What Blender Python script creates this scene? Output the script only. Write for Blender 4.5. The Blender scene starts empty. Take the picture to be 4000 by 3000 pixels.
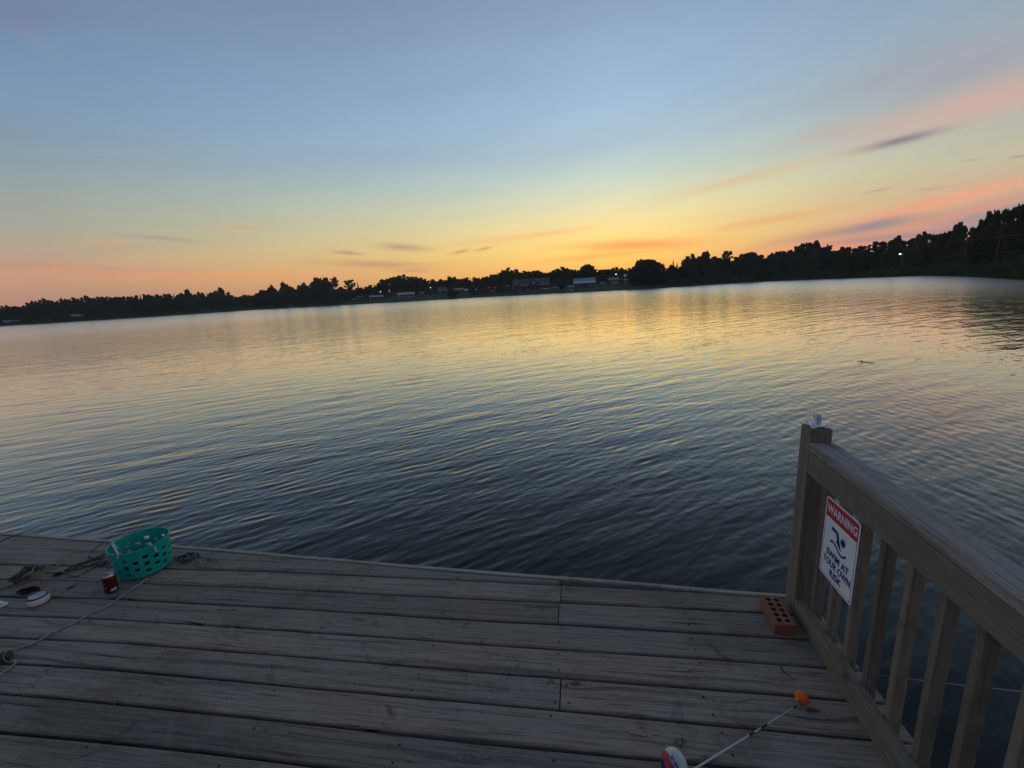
import bpy, bmesh, math, random
import numpy as np
from mathutils import Vector, Matrix

random.seed(7)
rng = np.random.default_rng(11)
S = bpy.context.scene
COL = S.collection
R = math.radians

# ------------------------------------------------------------------ camera
H = 1.65                      # eye height above the dock boards
WZ = -0.5                     # water level below the boards
FPX = 1650.0                  # focal length in pixels of the 4000 x 3000 photograph
HY0, HS = 1255.0, -0.0596     # horizon line in the photograph
_t = np.array([1, HS]) / math.hypot(1, HS)
_n = np.array([-_t[1], _t[0]])
_c = np.array([2000.0, 1500.0])
_dh = (np.array([0, HY0]) - _c) @ _n
_pitch = math.atan2(-_dh, FPX)
_Z = np.array([-_n[0] * math.cos(_pitch), -_n[1] * math.cos(_pitch), -math.sin(_pitch)])
_hp = np.array([*(_dh * _n), FPX])
if abs(_hp @ _Z) > 1e-6 * FPX:
    _Z[2] = -_Z[2]
_Y = np.array([252.0, HY0 + HS * 2252.0 - 1500, FPX]); _Y /= np.linalg.norm(_Y)
_X = np.cross(_Y, _Z)
CM = np.array([_X, _Y, _Z])    # world = CM @ (right, down, forward)

def ray(px, py):
    return CM @ np.array([px - 2000.0, py - 1500.0, FPX])
def on_z(px, py, z=0.0):
    v = ray(px, py); return v * ((z - H) / v[2]) + np.array([0, 0, H])
def az_el(px, py):
    v = ray(px, py); v = v / np.linalg.norm(v)
    return math.degrees(math.atan2(v[0], v[1])), math.degrees(math.asin(v[2]))

cd = bpy.data.cameras.new("camera")
cam = bpy.data.objects.new("camera", cd); COL.objects.link(cam)
cd.sensor_width = 36.0; cd.lens = FPX / 4000.0 * 36.0
cd.clip_start = 0.05; cd.clip_end = 5000
cam.matrix_world = Matrix(((CM[0][0], -CM[0][1], -CM[0][2], 0), (CM[1][0], -CM[1][1], -CM[1][2], 0),
                           (CM[2][0], -CM[2][1], -CM[2][2], H), (0, 0, 0, 1)))
S.camera = cam
S.view_settings.view_transform = 'Standard'; S.view_settings.look = 'None'
S.view_settings.exposure = 0.0; S.view_settings.gamma = 1.0
S.view_settings.use_curve_mapping = False
S.render.engine = 'CYCLES'
S.cycles.max_bounces = 5; S.cycles.diffuse_bounces = 2; S.cycles.glossy_bounces = 3
S.cycles.sample_clamp_indirect = 4.0

# ------------------------------------------------------------------ node helpers
def lin(r, g, b):
    f = lambda c: c / 12.92 if c <= 0.04045 else ((c + 0.055) / 1.055) ** 2.4
    return (f(r / 255.0), f(g / 255.0), f(b / 255.0), 1.0)

class NT:
    def __init__(self, tree):
        self.t = tree
    def n(self, kind, **kw):
        nd = self.t.nodes.new(kind)
        for k, v in kw.items():
            setattr(nd, k, v)
        return nd
    def put(self, sock, v):
        if isinstance(v, bpy.types.NodeSocket):
            self.t.links.new(v, sock)
        elif v is not None:
            sock.default_value = v
    def m(self, op, a, b=None, c=None, clamp=False):
        nd = self.n('ShaderNodeMath', operation=op, use_clamp=clamp)
        self.put(nd.inputs[0], a); self.put(nd.inputs[1], b); self.put(nd.inputs[2], c)
        return nd.outputs[0]
    def mix(self, f, a, b, blend='MIX'):
        nd = self.n('ShaderNodeMix', data_type='RGBA', blend_type=blend)
        self.put(nd.inputs[0], f); self.put(nd.inputs[6], a); self.put(nd.inputs[7], b)
        return nd.outputs[2]
    def mr(self, v, a, b, c=0.0, d=1.0, smooth=True):
        nd = self.n('ShaderNodeMapRange', interpolation_type='SMOOTHSTEP' if smooth else 'LINEAR')
        self.put(nd.inputs[0], v)
        for i, x in zip((1, 2, 3, 4), (a, b, c, d)):
            self.put(nd.inputs[i], x)
        return nd.outputs[0]
    def xyz(self, x, y, z=0.0):
        nd = self.n('ShaderNodeCombineXYZ')
        for i, v in enumerate((x, y, z)):
            self.put(nd.inputs[i], v)
        return nd.outputs[0]
    def noise(self, vec, scale=1.0, detail=3.0, rough=0.55, dist=0.0, out=0):
        nd = self.n('ShaderNodeTexNoise')
        if vec is not None: self.put(nd.inputs['Vector'], vec)
        nd.inputs['Scale'].default_value = scale; nd.inputs['Detail'].default_value = detail
        nd.inputs['Roughness'].default_value = rough; nd.inputs['Distortion'].default_value = dist
        return nd.outputs[out]
    def mapping(self, vec, scale=(1, 1, 1), rot=(0, 0, 0), loc=(0, 0, 0)):
        nd = self.n('ShaderNodeMapping'); self.put(nd.inputs[0], vec)
        nd.inputs['Scale'].default_value = scale; nd.inputs['Rotation'].default_value = rot
        nd.inputs['Location'].default_value = loc
        return nd.outputs[0]
    def ramp(self, v, stops):
        nd = self.n('ShaderNodeValToRGB'); self.put(nd.inputs[0], v)
        e = nd.color_ramp.elements
        while len(e) < len(stops): e.new(0.5)
        for el, (p, c) in zip(e, stops):
            el.position = p; el.color = c
        return nd.outputs[0]

# ------------------------------------------------------------------ sky and sun
SUN_AZ, SUN_EL = 3.4, 0.8
W = bpy.data.worlds.new("World"); S.world = W; W.use_nodes = True
W.node_tree.nodes.clear()
w = NT(W.node_tree)
tc = w.n('ShaderNodeTexCoord').outputs['Generated']
sep = w.n('ShaderNodeSeparateXYZ'); w.put(sep.inputs[0], tc)
dx, dy, dz = sep.outputs
EL = w.m('MULTIPLY', w.m('ARCSINE', dz), 180 / math.pi)
U = w.m('MULTIPLY', w.m('ARCTAN2', dx, dy), 180 / math.pi)      # azimuth, degrees right of the rail's direction
pos = w.m('DIVIDE', EL, 60.0, clamp=True)
def sky_ramp(stops):
    return w.ramp(pos, [(e / 60.0, lin(*c)) for e, c in stops])
ramp_s = sky_ramp([(0, (255, 168, 62)), (1.5, (255, 184, 78)), (3, (255, 203, 102)), (5.5, (254, 221, 130)), (8, (241, 224, 160)),
                   (10.5, (218, 220, 184)), (13, (193, 209, 200)), (16, (169, 194, 206)), (20, (158, 187, 213)), (25, (147, 173, 201)),
                   (29, (135, 159, 187)), (45, (106, 126, 152)), (60, (82, 98, 124))])
ramp_l = sky_ramp([(0, (176, 136, 124)), (1.2, (188, 142, 122)), (3.5, (199, 153, 124)), (5.5, (186, 161, 136)), (8, (166, 165, 150)),
                   (11, (150, 161, 160)), (14, (134, 154, 168)), (18, (121, 149, 177)), (22, (112, 140, 172)), (25, (107, 131, 161)),
                   (45, (88, 104, 130)), (60, (80, 97, 124))])
ramp_r = sky_ramp([(0, (205, 140, 112)), (3, (204, 156, 130)), (6, (204, 174, 144)), (9, (190, 185, 160)), (12, (174, 182, 172)),
                   (16, (160, 174, 178)), (20, (143, 164, 180)), (30, (120, 146, 172)), (45, (94, 113, 140)), (60, (80, 97, 124))])
ramp_b = sky_ramp([(0, (92, 92, 106)), (5, (112, 106, 120)), (10, (106, 110, 132)), (20, (90, 104, 134)), (45, (78, 92, 118)), (60, (80, 97, 124))])
fl = w.mr(U, SUN_AZ, -55.0, smooth=False); fl = w.m('POWER', fl, 1.05)
fr = w.mr(U, SUN_AZ, 42.0)
sky = w.mix(fl, ramp_s, ramp_l)
sky = w.mix(fr, sky, ramp_r)
sky = w.mix(w.mr(w.m('ABSOLUTE', U), 85.0, 165.0), sky, ramp_b)

def streaks(az, el, tilt, su, sv, seed):
    """one field of torn cloud streaks running at a tilt, shared by all banks of a region"""
    sl = R(tilt); du = w.m('SUBTRACT', U, az); dv = w.m('SUBTRACT', EL, el)
    s_ = w.m('ADD', w.m('MULTIPLY', du, math.cos(sl)), w.m('MULTIPLY', dv, math.sin(sl)))
    t_ = w.m('SUBTRACT', w.m('MULTIPLY', dv, math.cos(sl)), w.m('MULTIPLY', du, math.sin(sl)))
    return w.noise(w.xyz(w.m('MULTIPLY', s_, su), w.m('MULTIPLY', t_, sv), seed), 1.0, 5.0, 0.62, 0.7)
FIELD = {'right': streaks(36, 8, 11.0, 0.13, 1.05, 1.3), 'torn': streaks(36, 8, 11.0, 0.55, 3.4, 4.7), 'flat': streaks(0, 4, 1.0, 0.1, 1.0, 5.1), 'fine': streaks(0, 4, 3.0, 0.4, 2.2, 8.4), 'broad': streaks(40, 16, 14.0, 0.05, 0.2, 2.2)}
FIELD['right'] = w.m('MULTIPLY_ADD', FIELD['torn'], 0.38, w.m('MULTIPLY', FIELD['right'], 0.62))
FIELD['flat'] = w.m('MULTIPLY_ADD', FIELD['fine'], 0.3, w.m('MULTIPLY', FIELD['flat'], 0.7))
def cloud(sky, px, py, hl, hh, tilt, color, alpha, field='flat', lo=0.35, hi=0.62):
    """one cloud bank: a soft ellipse round the direction it stands in, torn by the streak field"""
    a0, e0 = az_el(px, py); a1, e1 = az_el(px + 20, py - 20 * math.tan(R(tilt)))
    sl = math.atan2(e1 - e0, (a1 - a0)); k = math.hypot(a1 - a0, e1 - e0) / math.hypot(20, 20 * math.tan(R(tilt)))
    du = w.m('SUBTRACT', U, a0); dv = w.m('SUBTRACT', EL, e0)
    s = w.m('MULTIPLY_ADD', du, math.cos(sl) / (hl * k), w.m('MULTIPLY', dv, math.sin(sl) / (hl * k)))
    t = w.m('MULTIPLY_ADD', dv, math.cos(sl) / (hh * k), w.m('MULTIPLY', du, -math.sin(sl) / (hh * k)))
    q = w.m('MULTIPLY_ADD', s, s, w.m('MULTIPLY', t, t))
    g = w.m('EXPONENT', w.m('MULTIPLY', q, -1.0))
    f = w.m('MULTIPLY', w.m('MULTIPLY', g, w.mr(w.m('MULTIPLY_ADD', g, 0.18, FIELD[field]), lo, hi)), alpha, clamp=True)
    return w.mix(f, sky, lin(*color))
# (pixel of the bank's middle, half length, half height, tilt, colour, strength)
for args in [
    (3760, 240, 640, 170, 16, (160, 160, 172), 0.8, 'broad', 0.2, 0.7),
    (3860, 390, 520, 105, 17, (206, 170, 158), 0.9, 'broad', 0.2, 0.62),
    (3360, 505, 300, 55, 10, (196, 174, 164), 0.6, 'right', 0.25, 0.7),
    (3440, 565, 240, 30, 15, (212, 182, 150), 0.4, 'right', 0.3, 0.7),
    (3960, 835, 640, 100, 14, (150, 141, 152), 1.0, 'right', 0.2, 0.5),
    (3640, 800, 520, 40, 14, (238, 164, 132), 0.85, 'right', 0.36, 0.56),
    (3700, 850, 380, 22, 14, (228, 152, 130), 0.7, 'right', 0.4, 0.54),
    (3250, 945, 400, 20, 7, (252, 160, 118), 0.85, 'right', 0.36, 0.56),
    (3330, 900, 330, 26, 9, (184, 144, 132), 0.9, 'right', 0.38, 0.54),
    (3420, 878, 130, 22, 12, (144, 136, 148), 0.9, 'right', 0.24, 0.44),
    (3480, 930, 330, 28, 5, (158, 138, 144), 0.85, 'right', 0.25, 0.58),
    (3300, 968, 380, 17, 6, (246, 154, 114), 0.7, 'right', 0.3, 0.6),
    (3000, 860, 300, 20, 10, (232, 170, 116), 0.6, 'right', 0.34, 0.62),
    (2900, 700, 330, 26, 14, (222, 180, 126), 0.45, 'right', 0.34, 0.66),
    (2480, 958, 260, 22, 2, (250, 156, 88), 0.85, 'flat', 0.34, 0.6),
    (2330, 1000, 230, 13, 6, (251, 162, 80), 0.55, 'flat', 0.36, 0.62),
    (2040, 925, 260, 12, 7, (246, 182, 108), 0.55, 'flat', 0.36, 0.62),
    (1480, 1032, 230, 15, -1, (182, 138, 114), 0.6, 'fine', 0.36, 0.58),
    (1610, 1056, 100, 10, 0, (184, 138, 114), 0.5, 'fine', 0.34, 0.58),
    (1575, 966, 100, 14, -4, (168, 134, 114), 0.65, 'fine', 0.36, 0.56),
    (1360, 988, 60, 8, -4, (172, 138, 118), 0.7, 'fine', 0.34, 0.56),
    (1800, 983, 34, 6, 12, (190, 138, 96), 0.7, 'fine', 0.25, 0.5),
    (1890, 972, 32, 5, 12, (196, 142, 96), 0.7, 'fine', 0.25, 0.5),
    (620, 930, 150, 10, -5, (160, 144, 126), 0.5, 'flat', 0.32, 0.56),
    (420, 950, 110, 9, -4, (204, 160, 124), 0.6, 'flat', 0.32, 0.56),
    (940, 888, 110, 9, 0, (212, 164, 124), 0.5, 'flat', 0.32, 0.56),
    (350, 1060, 560, 30, -2, (206, 150, 122), 0.6, 'flat', 0.3, 0.66),
    (100, 1035, 520, 16, -2, (194, 142, 122), 0.5, 'flat', 0.3, 0.66),
    (1000, 1075, 520, 24, 1, (234, 160, 110), 0.55, 'flat', 0.3, 0.66),
    (130, 150, 130, 50, -38, (138, 144, 166), 0.4, 'broad', 0.3, 0.66),
    (60, 60, 260, 70, 0, (118, 122, 148), 0.5, 'broad', 0.3, 0.66),
    (3520, 548, 165, 21, 14, (130, 126, 140), 0.95, 'right', 0.1, 0.42),
    (3430, 744, 52, 6, 13, (172, 144, 126), 0.6, 'fine', 0.2, 0.5),
    (3640, 737, 60, 6, 7, (182, 152, 130), 0.55, 'fine', 0.2, 0.5),
    (3798, 624, 30, 5, 8, (156, 142, 136), 0.5, 'fine', 0.2, 0.5),
    (3980, 611, 40, 8, 8, (154, 140, 138), 0.6, 'fine', 0.2, 0.5),
]:
    sky = cloud(sky, *args)
# faint stretched variation so that the clear air is not a perfect gradient
veil = w.noise(w.xyz(w.m('MULTIPLY', U, 0.05), w.m('MULTIPLY', w.m('SUBTRACT', EL, w.m('MULTIPLY', U, 0.12)), 0.35), 3.0), 1.0, 5.0, 0.6, 0.4)
sky = w.mix(1.0, sky, w.ramp(veil, [(0.25, (0.95, 0.955, 0.965, 1)), (0.75, (1.04, 1.035, 1.03, 1))]), 'MULTIPLY')
nishita = w.n('ShaderNodeTexSky', sky_type='NISHITA', sun_disc=False)
nishita.sun_elevation = R(SUN_EL); nishita.sun_rotation = R(SUN_AZ)
bg1 = w.n('ShaderNodeBackground'); w.put(bg1.inputs[0], sky); bg1.inputs[1].default_value = 1.04
bg2 = w.n('ShaderNodeBackground'); w.put(bg2.inputs[0], nishita.outputs[0]); bg2.inputs[1].default_value = 0.01
add = w.n('ShaderNodeAddShader'); w.put(add.inputs[0], bg1.outputs[0]); w.put(add.inputs[1], bg2.outputs[0])
out = w.n('ShaderNodeOutputWorld'); w.put(out.inputs[0], add.outputs[0])

sl = bpy.data.lights.new("sun", 'SUN'); sl.energy = 0.5; sl.angle = R(0.6); sl.color = (1.0, 0.62, 0.32)
sun = bpy.data.objects.new("sun", sl); COL.objects.link(sun)
_sd = Vector((math.sin(R(SUN_AZ)) * math.cos(R(SUN_EL)), math.cos(R(SUN_AZ)) * math.cos(R(SUN_EL)), math.sin(R(SUN_EL))))
sun.rotation_euler = _sd.to_track_quat('Z', 'Y').to_euler(); sun.location = (0, 20, 30)

# ------------------------------------------------------------------ materials
def mat(name, color, rough=0.6, var=0.12, vscale=6.0, metal=0.0, spec=0.5, bump=0.0, bscale=60.0, stretch=(1, 1, 1), emit=None, estr=1.0, objvar=0.0, spots=None):
    m = bpy.data.materials.new(name); m.use_nodes = True; m.node_tree.nodes.clear()
    t = NT(m.node_tree)
    o = t.n('ShaderNodeOutputMaterial'); p = t.n('ShaderNodeBsdfPrincipled')
    t.put(o.inputs[0], p.outputs[0])
    co = t.mapping(t.n('ShaderNodeTexCoord').outputs['Object'], stretch)
    nz = t.noise(co, vscale, 5.0, 0.6)
    c = (*color, 1.0)
    k0 = 1 - var * 2; k1 = 1 + var * 2
    col = t.ramp(nz, [(0.25, (color[0] * k0, color[1] * k0, color[2] * k0, 1)), (0.75, (color[0] * k1, color[1] * k1, color[2] * k1, 1))])
    if spots:                                   # (colour, scale, threshold): dirt with a shape of its own
        sc, ss, st = spots
        sn = t.noise(co, ss, 6.0, 0.7, 0.5)
        col = t.mix(t.mr(sn, st, st + 0.08), col, (*sc, 1.0))
    if objvar:
        ri = t.n('ShaderNodeObjectInfo').outputs['Random']
        col = t.mix(1.0, col, t.ramp(ri, [(0, (1 - objvar, 1 - objvar, 1 - objvar, 1)), (1, (1 + objvar, 1 + objvar * 0.9, 1 + objvar * 0.7, 1))]), 'MULTIPLY')
    t.put(p.inputs['Base Color'], col)
    p.inputs['Roughness'].default_value = rough; p.inputs['Metallic'].default_value = metal
    p.inputs['Specular IOR Level'].default_value = spec
    if bump:
        b = t.n('ShaderNodeBump'); b.inputs['Strength'].default_value = bump; b.inputs['Distance'].default_value = 0.004
        t.put(b.inputs['Height'], t.noise(co, bscale, 5.0, 0.65)); t.put(p.inputs['Normal'], b.outputs[0])
    if emit:
        p.inputs['Emission Color'].default_value = (*emit, 1); p.inputs['Emission Strength'].default_value = estr
    return m

def wood_material(name, warm, grey, dark, crack, scale=1.0, stain=1.0, attr=True, peel=False):
    """weathered timber, grain along X, one random number per board in the 'board' attribute"""
    m = bpy.data.materials.new(name); m.use_nodes = True; m.node_tree.nodes.clear()
    t = NT(m.node_tree)
    o = t.n('ShaderNodeOutputMaterial'); p = t.n('ShaderNodeBsdfPrincipled'); t.put(o.inputs[0], p.outputs[0])
    co = t.n('ShaderNodeTexCoord').outputs['Object']
    if attr:
        at = t.n('ShaderNodeAttribute'); at.attribute_name = 'board'; rnd = at.outputs['Fac']
    else:
        rnd = t.n('ShaderNodeObjectInfo').outputs['Random']
    off = t.n('ShaderNodeVectorMath', operation='ADD'); t.put(off.inputs[0], co)
    t.put(off.inputs[1], t.xyz(t.m('MULTIPLY', rnd, 37.0), t.m('MULTIPLY', rnd, 11.0), t.m('MULTIPLY', rnd, 5.0)))
    v = off.outputs[0]
    # knots: sparse cells that bend the grain round them
    kv = t.mapping(v, (3.4 * scale, 7.5 * scale, 7.5 * scale))
    vo = t.n('ShaderNodeTexVoronoi'); t.put(vo.inputs['Vector'], kv); vo.inputs['Scale'].default_value = 1.0
    kd = vo.outputs['Distance']
    kc = t.n('ShaderNodeSeparateColor'); t.put(kc.inputs[0], vo.outputs['Color'])
    has = t.mr(kc.outputs[0], 0.8, 0.84)
    bend = t.m('MULTIPLY', t.m('MULTIPLY', t.m('EXPONENT', t.m('MULTIPLY', kd, -5.0)), has), 0.25)
    sep = t.n('ShaderNodeSeparateXYZ'); t.put(sep.inputs[0], v)
    wob = t.noise(t.mapping(v, (0.8 * scale, 2.0, 2.0)), 1.0, 3.0)
    gy = t.m('ADD', t.m('ADD', sep.outputs[1], t.m('MULTIPLY', bend, 0.22)), t.m('MULTIPLY', wob, 0.05))
    gv = t.xyz(t.m('MULTIPLY', sep.outputs[0], 0.55 * scale), t.m('MULTIPLY', gy, 34.0 * scale), t.m('MULTIPLY', sep.outputs[2], 30.0))
    g1 = t.noise(gv, 1.0, 6.0, 0.65)
    gf = t.noise(t.mapping(v, (4.0 * scale, 150.0 * scale, 100.0)), 1.0, 4.0, 0.7)
    blot = t.noise(t.mapping(v, (1.6, 5.0, 5.0)), 1.0, 5.0, 0.6, 0.4)
    spk = t.noise(t.mapping(v, (30.0, 55.0, 55.0)), 1.0, 4.0, 0.7)
    col = t.mix(t.mr(blot, 0.36, 0.66), (*warm, 1), (*grey, 1))
    st = t.noise(t.mapping(co, (0.9, 1.3, 1.0), loc=(3.1, 1.7, 0)), 1.0, 5.0, 0.6, 0.8)
    col = t.mix(t.m('MULTIPLY', t.mr(st, 0.5, 0.66), 0.5 * stain), col, (0.115, 0.1, 0.072, 1))         # algae and damp stains
    st2 = t.noise(t.mapping(co, (5.0, 7.0, 4.0), loc=(8, 2, 0)), 1.0, 6.0, 0.68, 1.2)
    col = t.mix(t.m('MULTIPLY', t.mr(st2, 0.57, 0.7), 0.55 * stain), col, (0.03, 0.026, 0.02, 1))      # dark spots of dirt
    st3 = t.noise(t.mapping(co, (2.2, 6.0, 4.0), loc=(1, 9, 0)), 1.0, 6.0, 0.7, 1.5)
    col = t.mix(t.m('MULTIPLY', t.mr(st3, 0.66, 0.74), 0.35 * stain), col, (0.42, 0.4, 0.37, 1))      # pale worn scuffs
    col = t.mix(t.m('MULTIPLY', t.mr(g1, 0.5, 0.32), 0.8), col, (*dark, 1))
    col = t.mix(t.m('MULTIPLY', t.mr(gf, 0.52, 0.38), 0.55), col, (*dark, 1))
    col = t.mix(t.m('MULTIPLY', t.mr(spk, 0.5, 0.7), 0.22), col, (warm[0] * 1.7, warm[1] * 1.7, warm[2] * 1.7, 1))
    ck = t.noise(t.xyz(t.m('MULTIPLY', sep.outputs[0], 1.8 * scale), t.m('MULTIPLY', gy, 75.0 * scale), 2.0), 1.0, 2.0, 0.5)
    crk = t.m('MULTIPLY', t.mr(ck, 0.31, 0.27), crack)
    col = t.mix(crk, col, (0.012, 0.011, 0.011, 1))
    kn = t.m('MULTIPLY', t.mr(t.m('ADD', kd, t.m('MULTIPLY', spk, 0.12)), 0.19, 0.1), has)
    ring = t.m('MULTIPLY', t.m('MULTIPLY', t.mr(t.m('SINE', t.m('MULTIPLY', kd, 95.0)), 0.2, 0.9), t.mr(kd, 0.4, 0.1)), has)
    col = t.mix(t.m('MULTIPLY', ring, 0.45), col, (*dark, 1))
    col = t.mix(t.m('MULTIPLY', kn, 0.75), col, (0.022, 0.018, 0.015, 1))
    if peel:                                    # a long strip of bare dark wood where the paint has worn off
        pw = t.noise(t.mapping(v, (2.2, 26.0, 8.0)), 1.0, 6.0, 0.7, 0.8)
        se = t.n('ShaderNodeSeparateXYZ'); t.put(se.inputs[0], co)
        across = t.m('ADD', se.outputs[1], t.m('MULTIPLY', pw, 0.02))
        strip = t.m('MULTIPLY', t.mr(t.m('ABSOLUTE', t.m('ADD', across, 0.074)), 0.022, 0.006), t.mr(pw, 0.42, 0.52))
        col = t.mix(t.m('MULTIPLY', strip, 0.75), col, (0.05, 0.042, 0.034, 1))
    bv = t.ramp(rnd, [(0.0, (0.76, 0.77, 0.8, 1)), (0.35, (1.0, 1.0, 1.0, 1)), (0.7, (1.18, 1.14, 1.1, 1)), (1.0, (0.9, 0.92, 0.97, 1))])
    col = t.mix(1.0, col, bv, 'MULTIPLY')
    t.put(p.inputs['Base Color'], col)
    t.put(p.inputs['Roughness'], t.mr(g1, 0.3, 0.7, 0.62, 0.85))
    p.inputs['Specular IOR Level'].default_value = 0.35
    hgt = t.m('SUBTRACT', t.m('ADD', t.m('MULTIPLY', g1, 0.6), t.m('MULTIPLY', gf, 0.5)), t.m('ADD', t.m('MULTIPLY', crk, 1.2), t.m('MULTIPLY', kn, 0.5)))
    b = t.n('ShaderNodeBump'); b.inputs['Strength'].default_value = 0.7; b.inputs['Distance'].default_value = 0.004
    t.put(b.inputs['Height'], hgt); t.put(p.inputs['Normal'], b.outputs[0])
    return m

M = {}
M['deck'] = wood_material('weathered_deck_wood', (0.3, 0.242, 0.175), (0.275, 0.246, 0.206), (0.062, 0.05, 0.04), 1.0)
M['rail'] = wood_material('painted_rail_wood', (0.235, 0.192, 0.135), (0.215, 0.18, 0.135), (0.125, 0.104, 0.078), 0.25, 1.0, 0.5, attr=False)
M['cap'] = wood_material('worn_rail_cap_wood', (0.29, 0.26, 0.235), (0.28, 0.265, 0.255), (0.1, 0.085, 0.07), 1.0, 0.8, 1.0, attr=False, peel=True)
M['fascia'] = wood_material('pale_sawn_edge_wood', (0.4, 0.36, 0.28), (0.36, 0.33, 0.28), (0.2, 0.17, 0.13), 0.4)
M['joist'] = mat('underdeck_shade_wood', (0.03, 0.027, 0.024), 0.9)  # near-black wood colour puts the under-deck shade into the board gaps
M['nail'] = mat('rusty_nail', (0.012, 0.01, 0.01), 0.7)
M['teal'] = mat('teal_plastic', (0.0, 0.36, 0.29), 0.36, 0.06, 12.0, bump=0.05, bscale=120)
def thin_plastic(name, c):
    m = bpy.data.materials.new(name); m.use_nodes = True; m.node_tree.nodes.clear(); t = NT(m.node_tree)
    o = t.n('ShaderNodeOutputMaterial'); p = t.n('ShaderNodeBsdfPrincipled'); tr = t.n('ShaderNodeBsdfTranslucent'); mx = t.n('ShaderNodeMixShader'); mx.inputs[0].default_value = 0.25
    co = t.n('ShaderNodeTexCoord').outputs['Object']; g = t.noise(co, 26.0, 6.0, 0.7, 0.5); sc = t.noise(t.mapping(co, (8, 8, 60)), 1.0, 4.0, 0.6)
    col = t.mix(t.m('MULTIPLY', t.mr(g, 0.5, 0.72), 0.35), (*c, 1), (c[0] + .05, c[1] * 0.62, c[2] * 0.6, 1)); col = t.mix(t.m('MULTIPLY', t.mr(sc, 0.6, 0.72), 0.25), col, (0.12, 0.5, 0.44, 1))
    t.put(p.inputs['Base Color'], col); t.put(tr.inputs[0], col); p.inputs['Roughness'].default_value = 0.38
    t.put(mx.inputs[1], p.outputs[0]); t.put(mx.inputs[2], tr.outputs[0]); t.put(o.inputs[0], mx.outputs[0]); return m
M['teal'] = thin_plastic('teal_plastic_shell', (0.0, 0.5, 0.42))
M['rope'] = mat('white_cotton_rope', (0.55, 0.55, 0.53), 0.9, 0.1, 60, bump=0.6, bscale=300)
M['oldrope'] = mat('weathered_grey_rope', (0.3, 0.31, 0.31), 0.95, 0.12, 60, bump=0.6, bscale=300)
M['net'] = mat('olive_net_twine', (0.07, 0.066, 0.042), 0.95, 0.2, 40)
M['netpale'] = mat('dried_net_twine', (0.26, 0.24, 0.18), 0.95, 0.25, 60)
M['dirt'] = mat('dark_pond_weed', (0.02, 0.02, 0.016), 0.95, 0.2, 40)
M['white_plastic'] = mat('white_plastic', (0.8, 0.81, 0.83), 0.42, 0.05, 30)
M['grey_plastic'] = mat('grey_plastic', (0.2, 0.21, 0.23), 0.45)
M['black'] = mat('black_plastic', (0.012, 0.012, 0.013), 0.5)
M['white_paint'] = mat('white_sign_enamel', (0.9, 0.91, 0.92), 0.4, 0.03, 8, spots=((0.6, 0.57, 0.5), 14, 0.62))
M['red_paint'] = mat('red_sign_ink', (0.55, 0.03, 0.035), 0.45, 0.05, 8)
M['navy_paint'] = mat('navy_sign_ink', (0.012, 0.03, 0.17), 0.45, 0.05, 8)
M['letter_white'] = mat('white_sign_letter', (0.82, 0.82, 0.82), 0.45, 0.03, 8)
M['can_red'] = mat('red_can_paint', (0.11, 0.008, 0.014), 0.32, 0.08, 30, metal=0.3)
M['alu'] = mat('brushed_aluminium', (0.42, 0.44, 0.47), 0.4, 0.06, 60, metal=0.85)
M['orange'] = mat('orange_foam', (0.95, 0.13, 0.01), 0.7, 0.08, 90, bump=0.25, bscale=500)
M['lime'] = mat('lime_plastic', (0.45, 0.6, 0.03), 0.4)
M['rod'] = mat('white_fibreglass', (0.6, 0.62, 0.65), 0.3, 0.03)
M['reel_red'] = mat('red_reel_shell', (0.5, 0.03, 0.03), 0.3, 0.05, 30)
M['reel_white'] = mat('pale_reel_shell', (0.6, 0.62, 0.6), 0.45, 0.04, 40)
M['reel_blue'] = mat('navy_reel_shell', (0.01, 0.02, 0.13), 0.35)
M['line'] = mat('pale_fishing_line', (0.5, 0.52, 0.5), 0.4)
M['paper'] = mat('printed_spool_label', (0.42, 0.45, 0.52), 0.6, 0.25, 55)
M['maroon'] = mat('maroon_spool_rim', (0.1, 0.02, 0.025), 0.5)

# brick: fired clay, pitted
M['brick'] = mat('fired_clay_brick', (0.29, 0.12, 0.065), 0.92, 0.16, 30, bump=1.0, bscale=160, spots=((0.05, 0.022, 0.018), 70, 0.6))
M['brick_hole'] = mat('brick_core_clay', (0.1, 0.042, 0.026), 0.95)

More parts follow.
